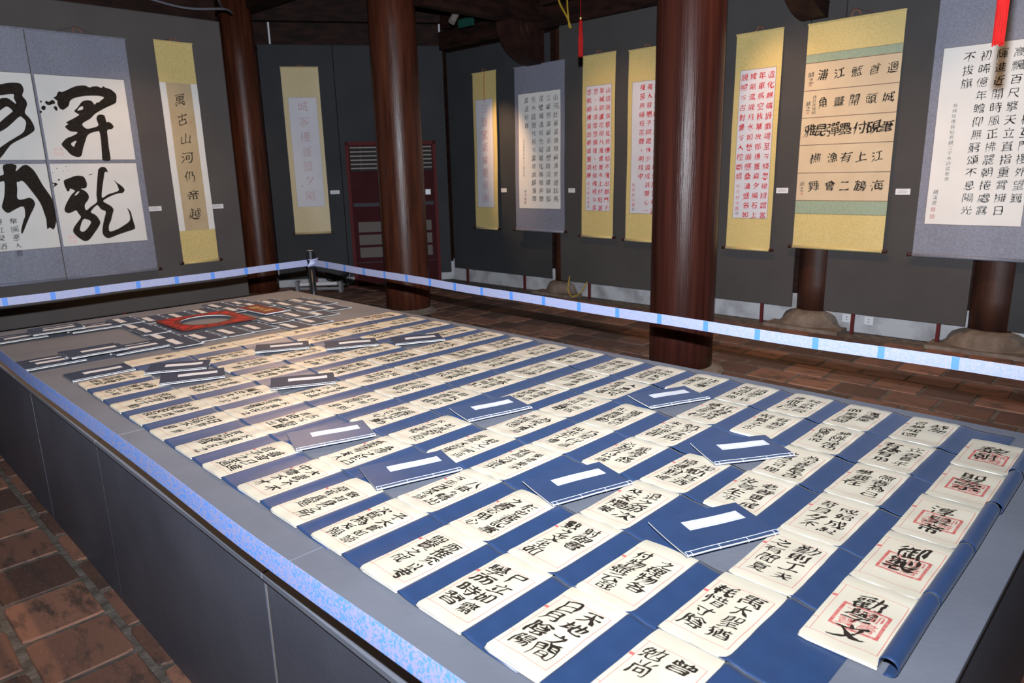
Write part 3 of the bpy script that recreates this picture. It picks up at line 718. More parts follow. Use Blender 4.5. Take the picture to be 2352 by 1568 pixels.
def open_book(col, row):
    seed = col * 31 + row; P, top, lift, bottom = book_fn(col, row, seed)
    txt = TXT[col][row - 1] if col in TXT else POOL[(col * 7 + row * 3 + col * row) % len(POOL)]
    cx, cy, _ = P(BL / 2, PW / 2, 0)
    O = Vector((cx, cy, ZT))
    far = ['far edge', 'second from the far edge', 'third from the far edge', 'fourth from the far edge', 'fifth from the far edge', 'sixth from the far edge', 'near edge'][row - 1]
    ordn = ['first', 'second', 'third', 'fourth', 'fifth', 'sixth', 'seventh', 'eighth', 'ninth', 'tenth', 'eleventh', 'twelfth', 'thirteenth', 'fourteenth', 'fifteenth', 'sixteenth'][col - 1]
    if col == 1: lb = f'open book with {["two", "two", "three", "two", "three"][row - 1]} big characters over a red seal, {["farthest", "second farthest", "middle one", "second nearest", "nearest"][row - 1]} in the title column'
    elif row == 1: lb = f'open handwritten book at the far edge, {ordn} column from the right'
    elif row == 7: lb = f'open handwritten book at the near edge, {ordn} column from the right'
    else: lb = f'open handwritten book {far}, {ordn} column from the right'
    t = thing('open_book', lb, 'book', O, 'opened thread-bound books laid in columns on the platform')
    # page block
    nu, nv = 16, 8; b = MB(); v = []
    us = [BL * (i / nu) for i in range(nu + 1)]; us[1] = .012
    vs_ = [PW * (j / nv) for j in range(nv + 1)]
    def cor(u, v_):
        # slightly rounded outer corner
        if v_ < .001 and u < .001: return .004, .003
        return u, v_
    for u in us:
        for w_ in vs_:
            uu, vv = cor(u, w_); v.append(P(uu, vv, top(u, w_)))
    W = nv + 1; f = []
    for i in range(nu):
        for j in range(nv): a = i * W + j; f.append((a, a + W, a + W + 1, a + 1))
    b.add(v, f, 'cream_page')
    ring = [(i, 0) for i in range(nu + 1)] + [(nu, j) for j in range(1, nv + 1)] + [(i, nv) for i in range(nu - 1, -1, -1)] + [(0, j) for j in range(nv - 1, 0, -1)]
    vt = [v[i * W + j] for i, j in ring]
    vb = [P(cor(us[i], vs_[j])[0] - (0.002 if i == 0 else 0), cor(us[i], vs_[j])[1] - (0.0025 if j == 0 else 0), ZT + .0052 + lift(us[i]) * (1 if not bottom else 0)) for i, j in ring]
    k = len(ring); b.add(vt + vb, [(i, (i + 1) % k, k + (i + 1) % k, k + i) for i in range(k)] + [tuple(range(k, 2 * k))], 'page_edge')
    b.v = [tuple(Vector(p) - O) for p in b.v]
    po = b.build('page_block', t)
    po.data.polygons.foreach_set('use_smooth', [len(p.vertices) == 4 and p.material_index == 0 for p in po.data.polygons])
    # cover: under the pages, over the spine, flap out to the right (rolled under in the title column)
    prof = [(-0.003, .0043), (0.06, .0041), (0.14, .0046), (PW - .003, .0070), (PW + .002, .0108), (PW + .010, .0112), (PW + .024, .0080), (PW + .045, .0042), (PW + .08, .0022), (PW + .175, .0016)]
    if col == 1:
        prof = prof[:4] + [(PW + .001, .0135)] + [(PW + .018 + .020 * math.cos(a), .0205 + .020 * math.sin(a)) for a in [2.5, 2.1, 1.7, 1.3, .9, .5, .1, -.3, -.7, -1.1, -1.5, -1.9]]
        prof[4:] = [(a, max(b_ , .0012)) for a, b_ in prof[4:]]
    th = 0.0009; b = MB(); v = []
    uc = [-0.0, .012, .03, .06, .12, .2, BL - .02, BL - .002]
    for u in uc:
        for (a, z) in prof: v.append(P(u + (0.004 if a > PW + .1 and u > .1 else 0), a, ZT + z + (0 if bottom else lift(u) * (.9 if a < PW - .002 else (.35 if a < PW + .03 or col == 1 else .2)))))
    W = len(prof); f = []
    for i in range(len(uc) - 1):
        for j in range(W - 1): a = i * W + j; f.append((a, a + W, a + W + 1, a + 1))
    v = [tuple(Vector(p) - O) for p in v]
    b.add(v, f, 'blue_cover')
    co = b.build('cover', t, smooth=True)
    sd = co.modifiers.new('thick', 'SOLIDIFY'); sd.thickness = th; sd.offset = -1
    # printed red frame
    b = MB()
    def strip(p, q, wd, m, dz=.0004, n=10):
        vv = []; (u0, v0), (u1, v1) = p, q
        du, dv = u1 - u0, v1 - v0; l = math.hypot(du, dv); nx, ny = -dv / l * wd / 2, du / l * wd / 2
        for i in range(n + 1):
            s = i / n
            for sg in (-1, 1):
                uu, v_ = u0 + du * s + sg * nx, v0 + dv * s + sg * ny
                vv.append(tuple(Vector(P(uu, v_, top(uu, v_) + dz)) - O))
        b.add(vv, [(2 * i, 2 * i + 1, 2 * i + 3, 2 * i + 2) for i in range(n)], m)
    fu0, fu1, fv0, fv1 = .033, .256, .013, .151
    strip((fu0, .001), (fu0, fv1), .0011, 'red_line'); strip((fu1, .001), (fu1, fv1), .0011, 'red_line')
    strip((fu0, fv0), (fu1, fv0), .0011, 'red_line'); strip((fu0, fv1), (fu1, fv1), .0014, 'red_line')
    strip((.198, .0015), (.198, .0125), .009, 'red_line', .0005, 2); strip((.085, .0015), (.085, .0125), .0012, 'red_line', .0005, 2)
    if col <= 8:
        for q in range(1, 5): strip((fu0, fv0 + (fv1 - fv0) * q / 5), (fu1, fv0 + (fv1 - fv0) * q / 5), .0006, 'faint_line', .0003)
    b.build('printed_frame', t)
    place = lambda dz: (lambda X, Y, e=0: tuple(Vector(P(Y, X, top(Y, X) + dz + e)) - O))
    # writing
    items = []; tb = MB()
    if col == 1:
        sb = MB(); pl = place(.00055)
        cu, cvv, S = .135, .085, .052
        for k in range(4):
            c0 = [(-1, -1), (1, -1), (1, 1), (-1, 1)][k]; c1 = [(-1, -1), (1, -1), (1, 1), (-1, 1)][(k + 1) % 4]
            for i in range(6):
                s0, s1 = i / 6, (i + 1) / 6
                L_ = lambda a, b_, s: (a[0] + (b_[0] - a[0]) * s, a[1] + (b_[1] - a[1]) * s)
                o0, o1 = L_(c0, c1, s0), L_(c0, c1, s1)
                sb.quad([pl(cvv + o0[0] * S, cu + o0[1] * S), pl(cvv + o1[0] * S, cu + o1[1] * S), pl(cvv + o1[0] * S * .86, cu + o1[1] * S * .86), pl(cvv + o0[0] * S * .86, cu + o0[1] * S * .86)], 'seal_red')
        write(sb, [(ch, cvv + sx * S * .42, cu + sy * S * .42, S * .82) for ch, sx, sy in zip('御書之寶', (1, 1, -1, -1), (1, -1, 1, -1))], pl, 'seal_red', .3, .02)
        for dv in (-.004, .004): 
            sb.quad([pl(cvv + dv - .001, cu - S * .8), pl(cvv + dv + .001, cu - S * .8), pl(cvv + dv + .001, cu + S * .8), pl(cvv + dv - .001, cu + S * .8)], 'seal_red')
        sb.build('seal_print', t)
        n = len(txt); sz = {2: .082, 3: .068}[n]
        for k, ch in enumerate(txt): items.append((ch, .080 + RNG.uniform(-.004, .004), (.220 - .045 * (n == 2) * 0) - (k + .1) * (.078 if n == 2 else .068), sz))
        write(tb, items, place(.0009), 'ink', 1.5, .030)
    else:
        cols = txt.split('|'); mx = max(len(c) for c in cols); st = min(.052, .215 / mx); sz = min(.054, st * 1.12)
        xs = [.112, .048] if len(cols) == 2 else [.082]
        if col == 16: st, sz = .055, .056
        if len(cols) == 2 and col == 16: xs = [.112, .055]
        for cx_, tx in zip(xs, cols):
            for k, ch in enumerate(tx): items.append((ch, cx_ + RNG.uniform(-.004, .004), .228 - k * st + RNG.uniform(-.003, .003), sz * RNG.uniform(.85, 1.15)))
        write(tb, items, place(.0008), 'ink', 1.5, .030)
        if (col, row) == (16, 1):
            sb = MB(); write(sb, [('印', .05, .12, .04), ('書', .10, .15, .035)], place(.0012), 'seal_red', .3, .02); sb.build('seal_print', t)
    tb.build('brush_writing', t)

for col in range(1, 17):
    for row in range(1, 8):
        if col == 1 and row > 5: continue
        if (col, row) in CLOSED: continue
        open_book(col, row)

# ================================================================== CLOSED BOOKS
def closed_book(cx, cy, ang, z, label, group, seed, m='blue_cover', L=.305, Wd=.19, T=.0045, curl=.004, lab=(.024, .030), thick=1.0):
    """local a: along the spine (text up), b: away from the spine; spine at -b"""
    rr = random.Random(seed); ca, sa = math.cos(ang), math.sin(ang)
    t = thing('thread_bound_book', label, 'book', (cx, cy, z), group); t.rotation_euler = (0, 0, ang)
    ph = rr.uniform(0, 6); c1 = curl * rr.uniform(.6, 1.4)
    def hz(a, b): 
        s = (b + Wd / 2) / Wd
        return c1 * (s ** 2) * (0.5 - 0.9 * a / L) + .0008 * math.sin(a * 30 + ph) + 0.0012 * max(0, s - .7) / .3
    def grid(a0, a1, b0, b1, zf0, zf1, mt, na=8, nb=6, mside=None):
        v = []; W = nb + 1
        A = [a0 + (a1 - a0) * i / na for i in range(na + 1)]; B = [b0 + (b1 - b0) * j / nb for j in range(nb + 1)]
        mb = MB()
        for zf in (zf1, zf0):
            for a in A:
                for b in B: v.append((a, b, zf + max(0, hz(a, b))))
        n = (na + 1) * W; f = []
        for i in range(na):
            for j in range(nb):
                q = i * W + j; f.append((q, q + W, q + W + 1, q + 1)); f.append((n + q, n + q + 1, n + q + W + 1, n + q + W))
        fs = []
        for i in range(na): 
            q = i * W; fs.append((q, n + q, n + q + W, q + W)); q += nb; fs.append((q, q + W, n + q + W, n + q))
        for j in range(nb):
            q = j; fs.append((q, q + 1, n + q + 1, n + q)); q = na * W + j; fs.append((q, n + q, n + q + 1, q + 1))
        mb.add(v, f, mt); k = len(mb.v)
        mb.f += fs; mb.m += [mb._mi(mside or mt)] * len(fs)
        return mb
    grid(-L / 2 + .001, L / 2 - .001, -Wd / 2 + .001, Wd / 2 - .001, .0012, .0012 + T, 'page_edge').build('page_block', t)
    grid(-L / 2, L / 2, -Wd / 2, Wd / 2, 0, .0011, m).build('back_cover', t)
    grid(-L / 2, L / 2, -Wd / 2 + .0015, Wd / 2, .0013 + T, .0022 + T, m).build('front_cover', t)
    la, lb_ = lab
    lo = grid(la - .094, la + .094, lb_ - .0225, lb_ + .0225, .0023 + T, .0026 + T, 'white_label', 6, 2).build('title_label', t)
    bo = MB()
    e = .0055; zt = .0028 + T
    cs = [(la - .094 + e, lb_ - .0225 + e), (la + .094 - e, lb_ - .0225 + e), (la + .094 - e, lb_ + .0225 - e), (la - .094 + e, lb_ + .0225 - e)]
    for k in range(4):
        (a0, b0), (a1, b1) = cs[k], cs[(k + 1) % 4]; wd = .0008
        na_, nb_ = (0, wd) if k % 2 == 0 else (wd, 0)
        for s in range(6):
            p = (a0 + (a1 - a0) * s / 6, b0 + (b1 - b0) * s / 6); q = (a0 + (a1 - a0) * (s + 1) / 6, b0 + (b1 - b0) * (s + 1) / 6)
            bo.quad([(x, y, zt + hz(x, y)) for x, y in ((p[0] - na_ / 2, p[1] - nb_ / 2), (q[0] - na_ / 2, q[1] - nb_ / 2), (q[0] + na_ / 2, q[1] + nb_ / 2), (p[0] + na_ / 2, p[1] + nb_ / 2))], 'label_line')
    bo.build('border_line', lo)
    # stitching
    th = MB(); bs = -Wd / 2 + .014
    pts = [(-L / 2 + .003 + (L - .006) * i / 12, bs, zt + max(0, hz(-L / 2 + L * i / 12, bs)) + .0003) for i in range(13)]
    th.tube(pts, .0007, 'thread', 5)
    for a in (-.49, -.44, -.15, .15, .44, .49):
        a *= L; h = max(0, hz(a, bs))
        th.tube([(a, bs, zt + h + .0003), (a, -Wd / 2 - .0008, zt + h - .001), (a, -Wd / 2 - .0008, h + .0005)], .0007, 'thread', 5)
    th.build('stitching', t)
    return t
G1 = 'closed blue thread-bound books lying across the opened ones'
CB = [(3, 1.66, .875, 'large bright blue closed book nearest the title column'), (4, 2.24, 1.085, 'closed blue book with a rippled cover, fourth column from the right'),
      (6, 2.59, 1.607, 'closed blue book near the far edge left of the thick right pillar'), (5, 1.64, 1.346, 'closed blue book in the fifth column, left of the bright blue one'),
      (7, 1.345, 1.84, 'closed blue book over the seventh column near the front'), (8, 1.97, 2.096, 'closed blue book in the middle of the table'),
      (9, 1.34, 2.34, 'closed blue book over the ninth column, near the front tape'), (12, 1.65, 3.105, 'closed blue book between the middle and the rear of the table'),
      (13, 2.58, 3.38, 'rightmost of the three small closed books lying in a line'), (14, 2.25, 3.60, 'middle one of three small closed books lying in a line'),
      (15, 1.94, 3.86, 'leftmost of three small closed books lying in a line'), (14, 1.32, 3.63, 'front one of two closed books lying one before the other'),
      (15, 1.345, 3.885, 'rear one of two closed books lying one before the other')]
for k, (c, x, y, lb) in enumerate(CB):
    closed_book(x, y, -math.radians([24, 33, 23, 17, 17, 15, 18, 28, 26, 28, 28, 22, 29][k]), ZT + .0150, lb, G1, k + 5, 'blue_cover' if c < 12 else 'navy_cover', curl=[.006, .004, .004, .003, .005, .004, .004, .003, .003, .003, .003, .004, .004][k])
closed_book(1.035, 4.165, 0.0, ZT + .0006, 'closed navy book at the near end of the last column', G1, 40, 'navy_cover', curl=.002)
G2 = 'closed navy books overlapped in pairs at the left end'
rows2 = [(.926, 4.725, 0, 'back'), (.93, 4.603, 1, 'front'), (1.159, 4.709, 0, 'back'), (1.164, 4.618, 1, 'front'), (1.382, 4.692, 0, 'back'), (1.385, 4.584, 1, 'front'),
         (.915, 5.640, 0, 'back'), (.952, 5.531, 1, 'front'), (1.20, 5.642, 0, 'back'), (1.172, 5.522, 1, 'front'), (1.39, 5.615, 0, 'back'), (1.394, 5.499, 1, 'front')]
for k, (lx, ly, ly_, fb) in enumerate(rows2):
    pr = k // 2; nm = ['left', 'middle', 'right'][pr % 3]; rw = 'nearer' if pr < 3 else 'farther'
    closed_book(lx - .024, ly - .030, random.uniform(-.03, .03), ZT + .0008 + ly_ * .0100 + [0, .0195, .0][pr % 3], f'{"upper" if ly_ else "lower"} navy book of the {nm} pair in the {rw} row, left end', G2, 60 + k, 'navy_cover', curl=.001, T=.005)
G3 = 'closed navy books with crosswise labels around the red frame'
stack = [(1.57, 5.59, 1), (1.57, 5.35, 0), (1.57, 5.08, 1), (1.57, 4.85, 0), (1.57, 4.55, 1), (1.74, 5.51, 2), (1.93, 5.50, 2), (2.12, 5.51, 2), (1.74, 4.62, 2), (1.93, 4.62, 2), (2.11, 4.62, 2),
         (2.30, 5.66, 0), (2.30, 5.37, 1), (2.29, 4.74, 1), (2.30, 4.46, 0), (2.48, 5.62, 0), (2.49, 5.40, 1), (2.49, 5.16, 0), (2.49, 4.76, 1), (2.47, 4.52, 0),
         (2.66, 5.46, 0), (2.68, 5.24, 1), (2.68, 4.93, 1), (2.65, 4.72, 0), (2.85, 5.32, 0), (2.86, 5.09, 1), (2.84, 4.86, 0)]
cw = {1.57: 'first', 1.74: 'second', 1.93: 'third', 2.12: 'fourth', 2.11: 'fourth', 2.30: 'fifth', 2.29: 'fifth', 2.48: 'sixth', 2.49: 'sixth', 2.47: 'sixth', 2.66: 'seventh', 2.68: 'seventh', 2.65: 'seventh', 2.85: 'last', 2.86: 'last', 2.84: 'last'}
cnt = {}
for k, (lx, ly, lay) in enumerate(stack):
    w_ = cw[lx]; cnt[w_] = cnt.get(w_, 0) + 1
    oo = ['rearmost', 'second', 'third', 'fourth', 'fifth'][cnt[w_] - 1]
    par = {'first': 0, 'second': 1, 'third': 0, 'fourth': 1, 'fifth': 0, 'sixth': 1, 'seventh': 0, 'last': 1}[w_]
    closed_book(lx + .030, ly - .024, PI / 2 + random.uniform(-.025, .025), ZT + .0008 + (lay % 2) * .0085 + par * .0008 + (.0004 if lay == 2 else 0), f'{oo} navy book in the {w_} upright file of the rear group', G3, 90 + k, 'navy_cover', curl=.0015, T=.0045, L=.295, Wd=.178)

# red frame card with a round hole
t = thing('round_window_card', 'square red card with sunray pattern and a large round hole', 'card', (1.985, 5.065, ZT + .0190))
n = 64; a_ = .265; r0, r1 = .170, .212; b = MB(); v = []
def sq(q):
    c, s = math.cos(q), math.sin(q); m_ = max(abs(c), abs(s)); return (a_ * c / m_, a_ * s / m_)
for z in (0, .004):
    for k in range(n): q = 2 * PI * (k + .5) / n; v.append((r0 * math.cos(q), r0 * math.sin(q), z))
    for k in range(n): q = 2 * PI * (k + .5) / n; v.append((*sq(2 * PI * (k + .5) / n), z))
f = []
for k in range(n):
    k2 = (k + 1) % n
    f.append((2 * n + k, 3 * n + k, 3 * n + k2, 2 * n + k2)); f.append((k, k2, n + k2, n + k)); f.append((n + k, n + k2, 3 * n + k2, 3 * n + k))
b.add(v, f, 'dark_red_card')
b.add(v[:n] + v[2 * n:3 * n], [(k, n + k, n + (k + 1) % n, (k + 1) % n) for k in range(n)], 'white_label')
b.build('card', t)
b = MB()
for k in range(16):
    q0, q1 = 2 * PI * (k + .14) / 16, 2 * PI * (k + .86) / 16; vv = []
    for i in range(5):
        q = q0 + (q1 - q0) * i / 4; vv.append((r1 * math.cos(q), r1 * math.sin(q), .0046))
    for i in range(5):
        q = q0 + (q1 - q0) * i / 4; x, y = sq(q); vv.append((x * .90, y * .90, .0046))
    ok = [math.hypot(vv[5 + i][0], vv[5 + i][1]) > r1 + .006 for i in range(5)]
    b.add(vv, [(i, 5 + i, 6 + i, i + 1) for i in range(4) if ok[i] and ok[i + 1]], 'red_card')
b.build('sunray_pattern', t)
# red booklet
t = thing('red_booklet', 'glossy dark red booklet with three gold characters', 'booklet', (2.425, 5.105, ZT + .0225)); t.rotation_euler = (0, 0, .06)
MB().box((-.088, -.215, .0), (.088, .215, .006), 'white_label').build('page_block', t)
MB().box((-.088, -.215, .006), (.088, .215, .0068), 'dark_red_card').build('cover', t)
b = MB(); write(b, [('贊', 0, .095, .085), ('文', 0, .0, .085), ('廟', 0, -.095, .085)], lambda X, Y, e=0: (X, Y, .0072 + e), 'gold_print', .4, .025); b.build('gold_title', t)

# ================================================================== HANGING SCROLLS
def frame_R(y, x=7.575):   # right wall: viewer's right is -y
    return lambda s, z, d: (x - d, y - s, z)
def frame_L(x, y=8.985):
    return lambda s, z, d: (x + s, y - d, z)
def frame_D(s0):
    return lambda s, z, d: tuple(DP + dr * (s0 + s) + dn * (d + .025) + Vector((0, 0, z)))
INK = {
    'sheng': [[[2257,2639],[2270,2666],[2290,2681],[2310,2675],[2361,2697],[2400,2719],[2452,2742],[2503,2753],[2547,2754],[2585,2738],[2614,2749],[2666,2754],[2702,2741],[2724,2759],[2747,2744],[2785,2736],[2820,2711],[2845,2675],[2834,2604],[2808,2578],[2710,2530],[2640,2490],[2591,2458],[2540,2409],[2456,2354],[2484,2307],[2531,2309],[2608,2337],[2608,2378],[2602,2411],[2618,2445],[2648,2458],[2686,2451],[2694,2421],[2700,2380],[2721,2382],[2748,2365],[2765,2334],[2743,2306],[2695,2293],[2689,2223],[2684,2120],[2684,2050],[2678,1968],[2603,1969],[2602,2030],[2609,2119],[2614,2201],[2611,2276],[2583,2275],[2530,2261],[2489,2233],[2462,2179],[2429,2104],[2406,2036],[2387,2009],[2349,2004],[2297,2029],[2262,2076],[2224,2129],[2245,2166],[2287,2203],[2325,2217],[2392,2254],[2382,2268],[2339,2270],[2306,2289],[2286,2322],[2321,2349],[2301,2358],[2325,2379],[2378,2407],[2439,2447],[2417,2464],[2399,2487],[2431,2518],[2476,2573],[2504,2594],[2549,2604],[2586,2594],[2606,2562],[2631,2583],[2654,2588],[2684,2613],[2713,2638],[2689,2651],[2626,2654],[2537,2647],[2473,2635],[2415,2616],[2375,2587],[2356,2541],[2327,2513],[2291,2492],[2261,2510],[2250,2555],[2254,2581],[2233,2600],[2224,2618],[2239,2622]],[[2430,2491],[2457,2526],[2487,2537],[2485,2507],[2453,2496]],[[2314,2140],[2342,2164],[2371,2174],[2354,2140],[2337,2112]],[[2110,2568],[2107,2562],[2102,2558],[2096,2557],[2092,2561],[2092,2567],[2094,2573],[2099,2577],[2105,2577],[2109,2574]],[[2136,2562],[2153,2576],[2175,2568],[2202,2588],[2224,2583],[2229,2554],[2201,2546],[2170,2533],[2145,2544]],[[2135,2506],[2129,2492],[2117,2483],[2104,2483],[2095,2491],[2093,2504],[2100,2518],[2111,2527],[2124,2528],[2134,2520]],[[2094,2463],[2091,2456],[2084,2451],[2077,2450],[2072,2455],[2071,2462],[2074,2470],[2081,2475],[2088,2475],[2093,2471]],[[2212,2521],[2231,2528],[2243,2510],[2239,2483],[2224,2483],[2212,2502]]],
    'long': [[[2186,1752],[2200,1765],[2239,1781],[2304,1804],[2348,1806],[2384,1795],[2401,1761],[2407,1712],[2388,1671],[2340,1666],[2374,1644],[2401,1608],[2404,1567],[2384,1533],[2356,1499],[2348,1465],[2359,1433],[2413,1472],[2477,1518],[2483,1592],[2503,1696],[2533,1834],[2545,1872],[2578,1896],[2610,1893],[2629,1871],[2634,1839],[2605,1840],[2586,1777],[2553,1659],[2536,1561],[2599,1594],[2662,1613],[2714,1632],[2718,1661],[2708,1704],[2684,1750],[2716,1718],[2752,1688],[2778,1652],[2778,1630],[2754,1606],[2714,1603],[2651,1585],[2580,1552],[2543,1522],[2584,1488],[2620,1458],[2634,1422],[2613,1366],[2592,1309],[2565,1261],[2553,1204],[2570,1183],[2644,1205],[2717,1243],[2777,1283],[2794,1326],[2791,1384],[2778,1436],[2807,1398],[2816,1339],[2824,1273],[2831,1221],[2820,1192],[2741,1169],[2656,1146],[2557,1114],[2524,1113],[2494,1137],[2482,1181],[2497,1251],[2526,1335],[2550,1408],[2510,1432],[2484,1476],[2465,1478],[2428,1447],[2399,1408],[2438,1379],[2467,1335],[2477,1288],[2450,1240],[2395,1173],[2341,1113],[2294,1096],[2248,1128],[2205,1180],[2194,1223],[2219,1270],[2264,1323],[2292,1363],[2275,1399],[2259,1435],[2223,1423],[2187,1410],[2158,1419],[2147,1451],[2171,1508],[2214,1574],[2245,1614],[2277,1641],[2258,1662],[2232,1669],[2226,1649],[2206,1643],[2195,1671],[2186,1712]],[[2268,1600],[2298,1633],[2320,1639],[2301,1612],[2276,1596]],[[2263,1232],[2284,1287],[2309,1331],[2336,1338],[2385,1305],[2348,1247],[2311,1211],[2284,1201],[2266,1214]],[[2066,1752],[2087,1734],[2106,1737],[2124,1720],[2094,1698],[2068,1688],[2093,1714],[2075,1732]],[[2152,1766],[2149,1761],[2144,1757],[2139,1757],[2135,1761],[2134,1767],[2137,1773],[2142,1776],[2147,1776],[2151,1772]],[[2101,1843],[2098,1839],[2094,1839],[2092,1843],[2095,1847],[2099,1847]],[[2148,1886],[2145,1881],[2140,1881],[2138,1886],[2141,1890],[2146,1890]],[[2235,1906],[2232,1902],[2228,1902],[2226,1906],[2229,1910],[2233,1910]],[[2441,1815],[2474,1824],[2475,1818],[2444,1808]],[[2200,1856],[2197,1853],[2194,1853],[2192,1856],[2195,1860],[2198,1860]],[[2252,1862],[2250,1859],[2246,1859],[2245,1862],[2247,1866],[2251,1866]]],
    'left_top': [[[1655,2700],[1769,2717],[1823,2733],[1875,2741],[1933,2741],[1958,2720],[1966,2674],[1945,2618],[1968,2576],[1973,2530],[1940,2453],[1973,2398],[1994,2346],[2002,2299],[1988,2265],[1921,2217],[1856,2182],[1760,2122],[1654,1995],[1559,1937],[1536,1963],[1606,2055],[1670,2101],[1754,2161],[1831,2209],[1890,2250],[1918,2297],[1934,2357],[1913,2396],[1886,2408],[1825,2354],[1759,2296],[1695,2255],[1634,2225],[1582,2250],[1646,2296],[1710,2350],[1763,2398],[1816,2442],[1834,2465],[1797,2503],[1761,2488],[1729,2464],[1668,2433],[1647,2477],[1696,2537],[1747,2578],[1782,2588],[1821,2582],[1877,2534],[1866,2591],[1871,2627],[1810,2621],[1752,2610],[1638,2591]]],
    'left_low': [[[1668,1928],[1778,1927],[1765,1863],[1826,1913],[1863,1926],[1891,1912],[1926,1871],[1953,1809],[1987,1711],[2024,1633],[2050,1562],[2056,1477],[2056,1392],[2048,1321],[2015,1248],[1980,1268],[1954,1256],[1960,1341],[1955,1405],[1941,1497],[1921,1561],[1879,1646],[1816,1757],[1777,1755],[1756,1749],[1751,1684],[1736,1603],[1749,1575],[1791,1577],[1840,1590],[1873,1570],[1885,1527],[1866,1480],[1833,1426],[1791,1351],[1723,1223],[1717,1259],[1754,1361],[1776,1408],[1780,1491],[1749,1499],[1685,1468],[1634,1442],[1603,1466],[1588,1507],[1612,1574],[1632,1641],[1650,1755],[1616,1759],[1556,1744],[1567,1810],[1626,1822],[1657,1838]]],
}
def scroll(fr, Wd, zt, zb, mb_, label, group, sheets=(), rects=(), lines=(), texts=(), seals=(), name='hanging_scroll', cordh=.055, tilt=.05, roller_m=None, seed=0, cord=True, cords_down=False, knobs=(1, 1)):
    """sheets / rects: (s0, s1, z0, z1, material); texts: (columns, s_right, s_step, z_top, z_step, size, material, style, off)"""
    O = Vector(fr(0, zb, 0.03)); H = zt - zb; rr = random.Random(seed); ph = rr.uniform(0, 6)
    t = thing(name, label, 'scroll', tuple(O), group)
    def dep(s, z): 
        k = (zt - z) / H
        return .010 + tilt * k * 0.6 + .003 * math.sin(z * 5 + ph) + .0025 * math.sin(s * 11 + z * 2 + ph)
    def P(s, z, e=0): return tuple(Vector(fr(s, z, dep(s, z) + e)) - O)
    def sheet(nm, s0, s1, z0, z1, m, e, par=t, ns=10, nz=26, thick=True):
        b = MB(); v = []; W = ns + 1
        for i in range(nz + 1):
            for j in range(ns + 1): v.append(P(s0 + (s1 - s0) * j / ns, z0 + (z1 - z0) * i / nz, e))
        f = [(i * W + j, i * W + j + 1, (i + 1) * W + j + 1, (i + 1) * W + j) for i in range(nz) for j in range(ns)]
        b.add(v, f, m); 
        n0 = len(b.v)
        if thick:
            v2 = [P(s0 + (s1 - s0) * j / ns, z0 + (z1 - z0) * i / nz, e - .0012) for i in range(nz + 1) for j in range(ns + 1)]
            b.add(v2, [q[::-1] for q in f], m)
            ring = [j for j in range(ns + 1)] + [i * W + ns for i in range(1, nz + 1)] + [nz * W + j for j in range(ns - 1, -1, -1)] + [i * W for i in range(nz - 1, 0, -1)]
            k = len(ring); b.f += [(ring[i], ring[(i + 1) % k], n0 + ring[(i + 1) % k], n0 + ring[i]) for i in range(k)]; b.m += [0] * k
        return b.build(nm, par, smooth=not thick)
    bk = sheet('brocade_backing', 0, Wd, zb, zt, mb_, 0)
    for (s0, s1, z0, z1, m) in sheets: sheet('paper_sheet', s0, s1, z0, z1, m, .0016, thick=False)
    if rects:
        for (s0, s1, z0, z1, m) in rects: sheet('brocade_band' if m != 'dark_line' else 'border_line', s0, s1, z0, z1, m, .0028, thick=False, ns=10, nz=max(1, int((z1 - z0) / .055)))
    # rods
    b = MB(); b.tube([P(-.004, zt, .004), P(Wd + .004, zt, .004)], .009, mb_, 8); b.build('top_rod', t)
    b = MB(); b.tube([P(0, zb, .004), P(Wd * .5, zb, .004), P(Wd, zb, .004)], .017, mb_, 12); b.build('bottom_roller', t, smooth=True)
    for kk, (s0, s1) in enumerate(((-.045, 0.0), (Wd, Wd + .045))):
        if not knobs[kk]: continue
        b = MB(); b.tube([P(s0, zb, .004), P(s0 + .008, zb, .004), P(s1 - .008, zb, .004), P(s1, zb, .004)], [.016, .019, .016, .016], 'roller_wood', 12); b.build('roller_knob', t)
    if cord:
        m2 = Wd / 2; b = MB(); hk = P(m2, zt + cordh, .002)
        b.tube([P(m2 - Wd * .22, zt, .004), hk, P(m2 + Wd * .22, zt, .004)], .0022, 'cord_dark', 5)
        b.tube([P(m2 - .04, zt + .012, .008), P(m2 - .015, zt + cordh * .85, .012), P(m2 + .03, zt + cordh * .7, .01), P(m2 + .05, zt + .02, .012)], .0045, 'cord', 5)
        b.build('hanging_cord', t)
    if cords_down:
        b = MB(); b.tube([P(Wd * .52, zt, .006), P(Wd * .50, zt - .2, .006), P(Wd * .52, zt - .42, .006)], .006, 'cord', 6); b.build('tie_ribbon', t)
    for (cols, sr, ss, z0, dz, sz, m, st, off) in texts:
        b = MB(); it = []
        for ci, c in enumerate(cols):
            for ri, ch in enumerate(c):
                if ch != ' ': it.append((ch, sr - ci * ss, z0 - ri * dz, sz))
        write(b, it, lambda X, Y, e=0: P(X, Y, .0040 + e), m, st, off); b.build('brush_writing', t)
    for (s, z, sz, m) in seals:
        b = MB(); write(b, [('印', s, z, sz)], lambda X, Y, e=0: P(X, Y, .0040 + e), m, .2, .03)
        for k in range(4):
            c = [(-1, -1), (1, -1), (1, 1), (-1, 1)]; a, d_ = c[k], c[(k + 1) % 4]; h = sz * .55
            b.quad([P(s + a[0] * h, z + a[1] * h, .003), P(s + d_[0] * h, z + d_[1] * h, .003), P(s + d_[0] * h * .86, z + d_[1] * h * .86, .003), P(s + a[0] * h * .86, z + a[1] * h * .86, .003)], m)
        b.build('seal_print', t)
    return t, P
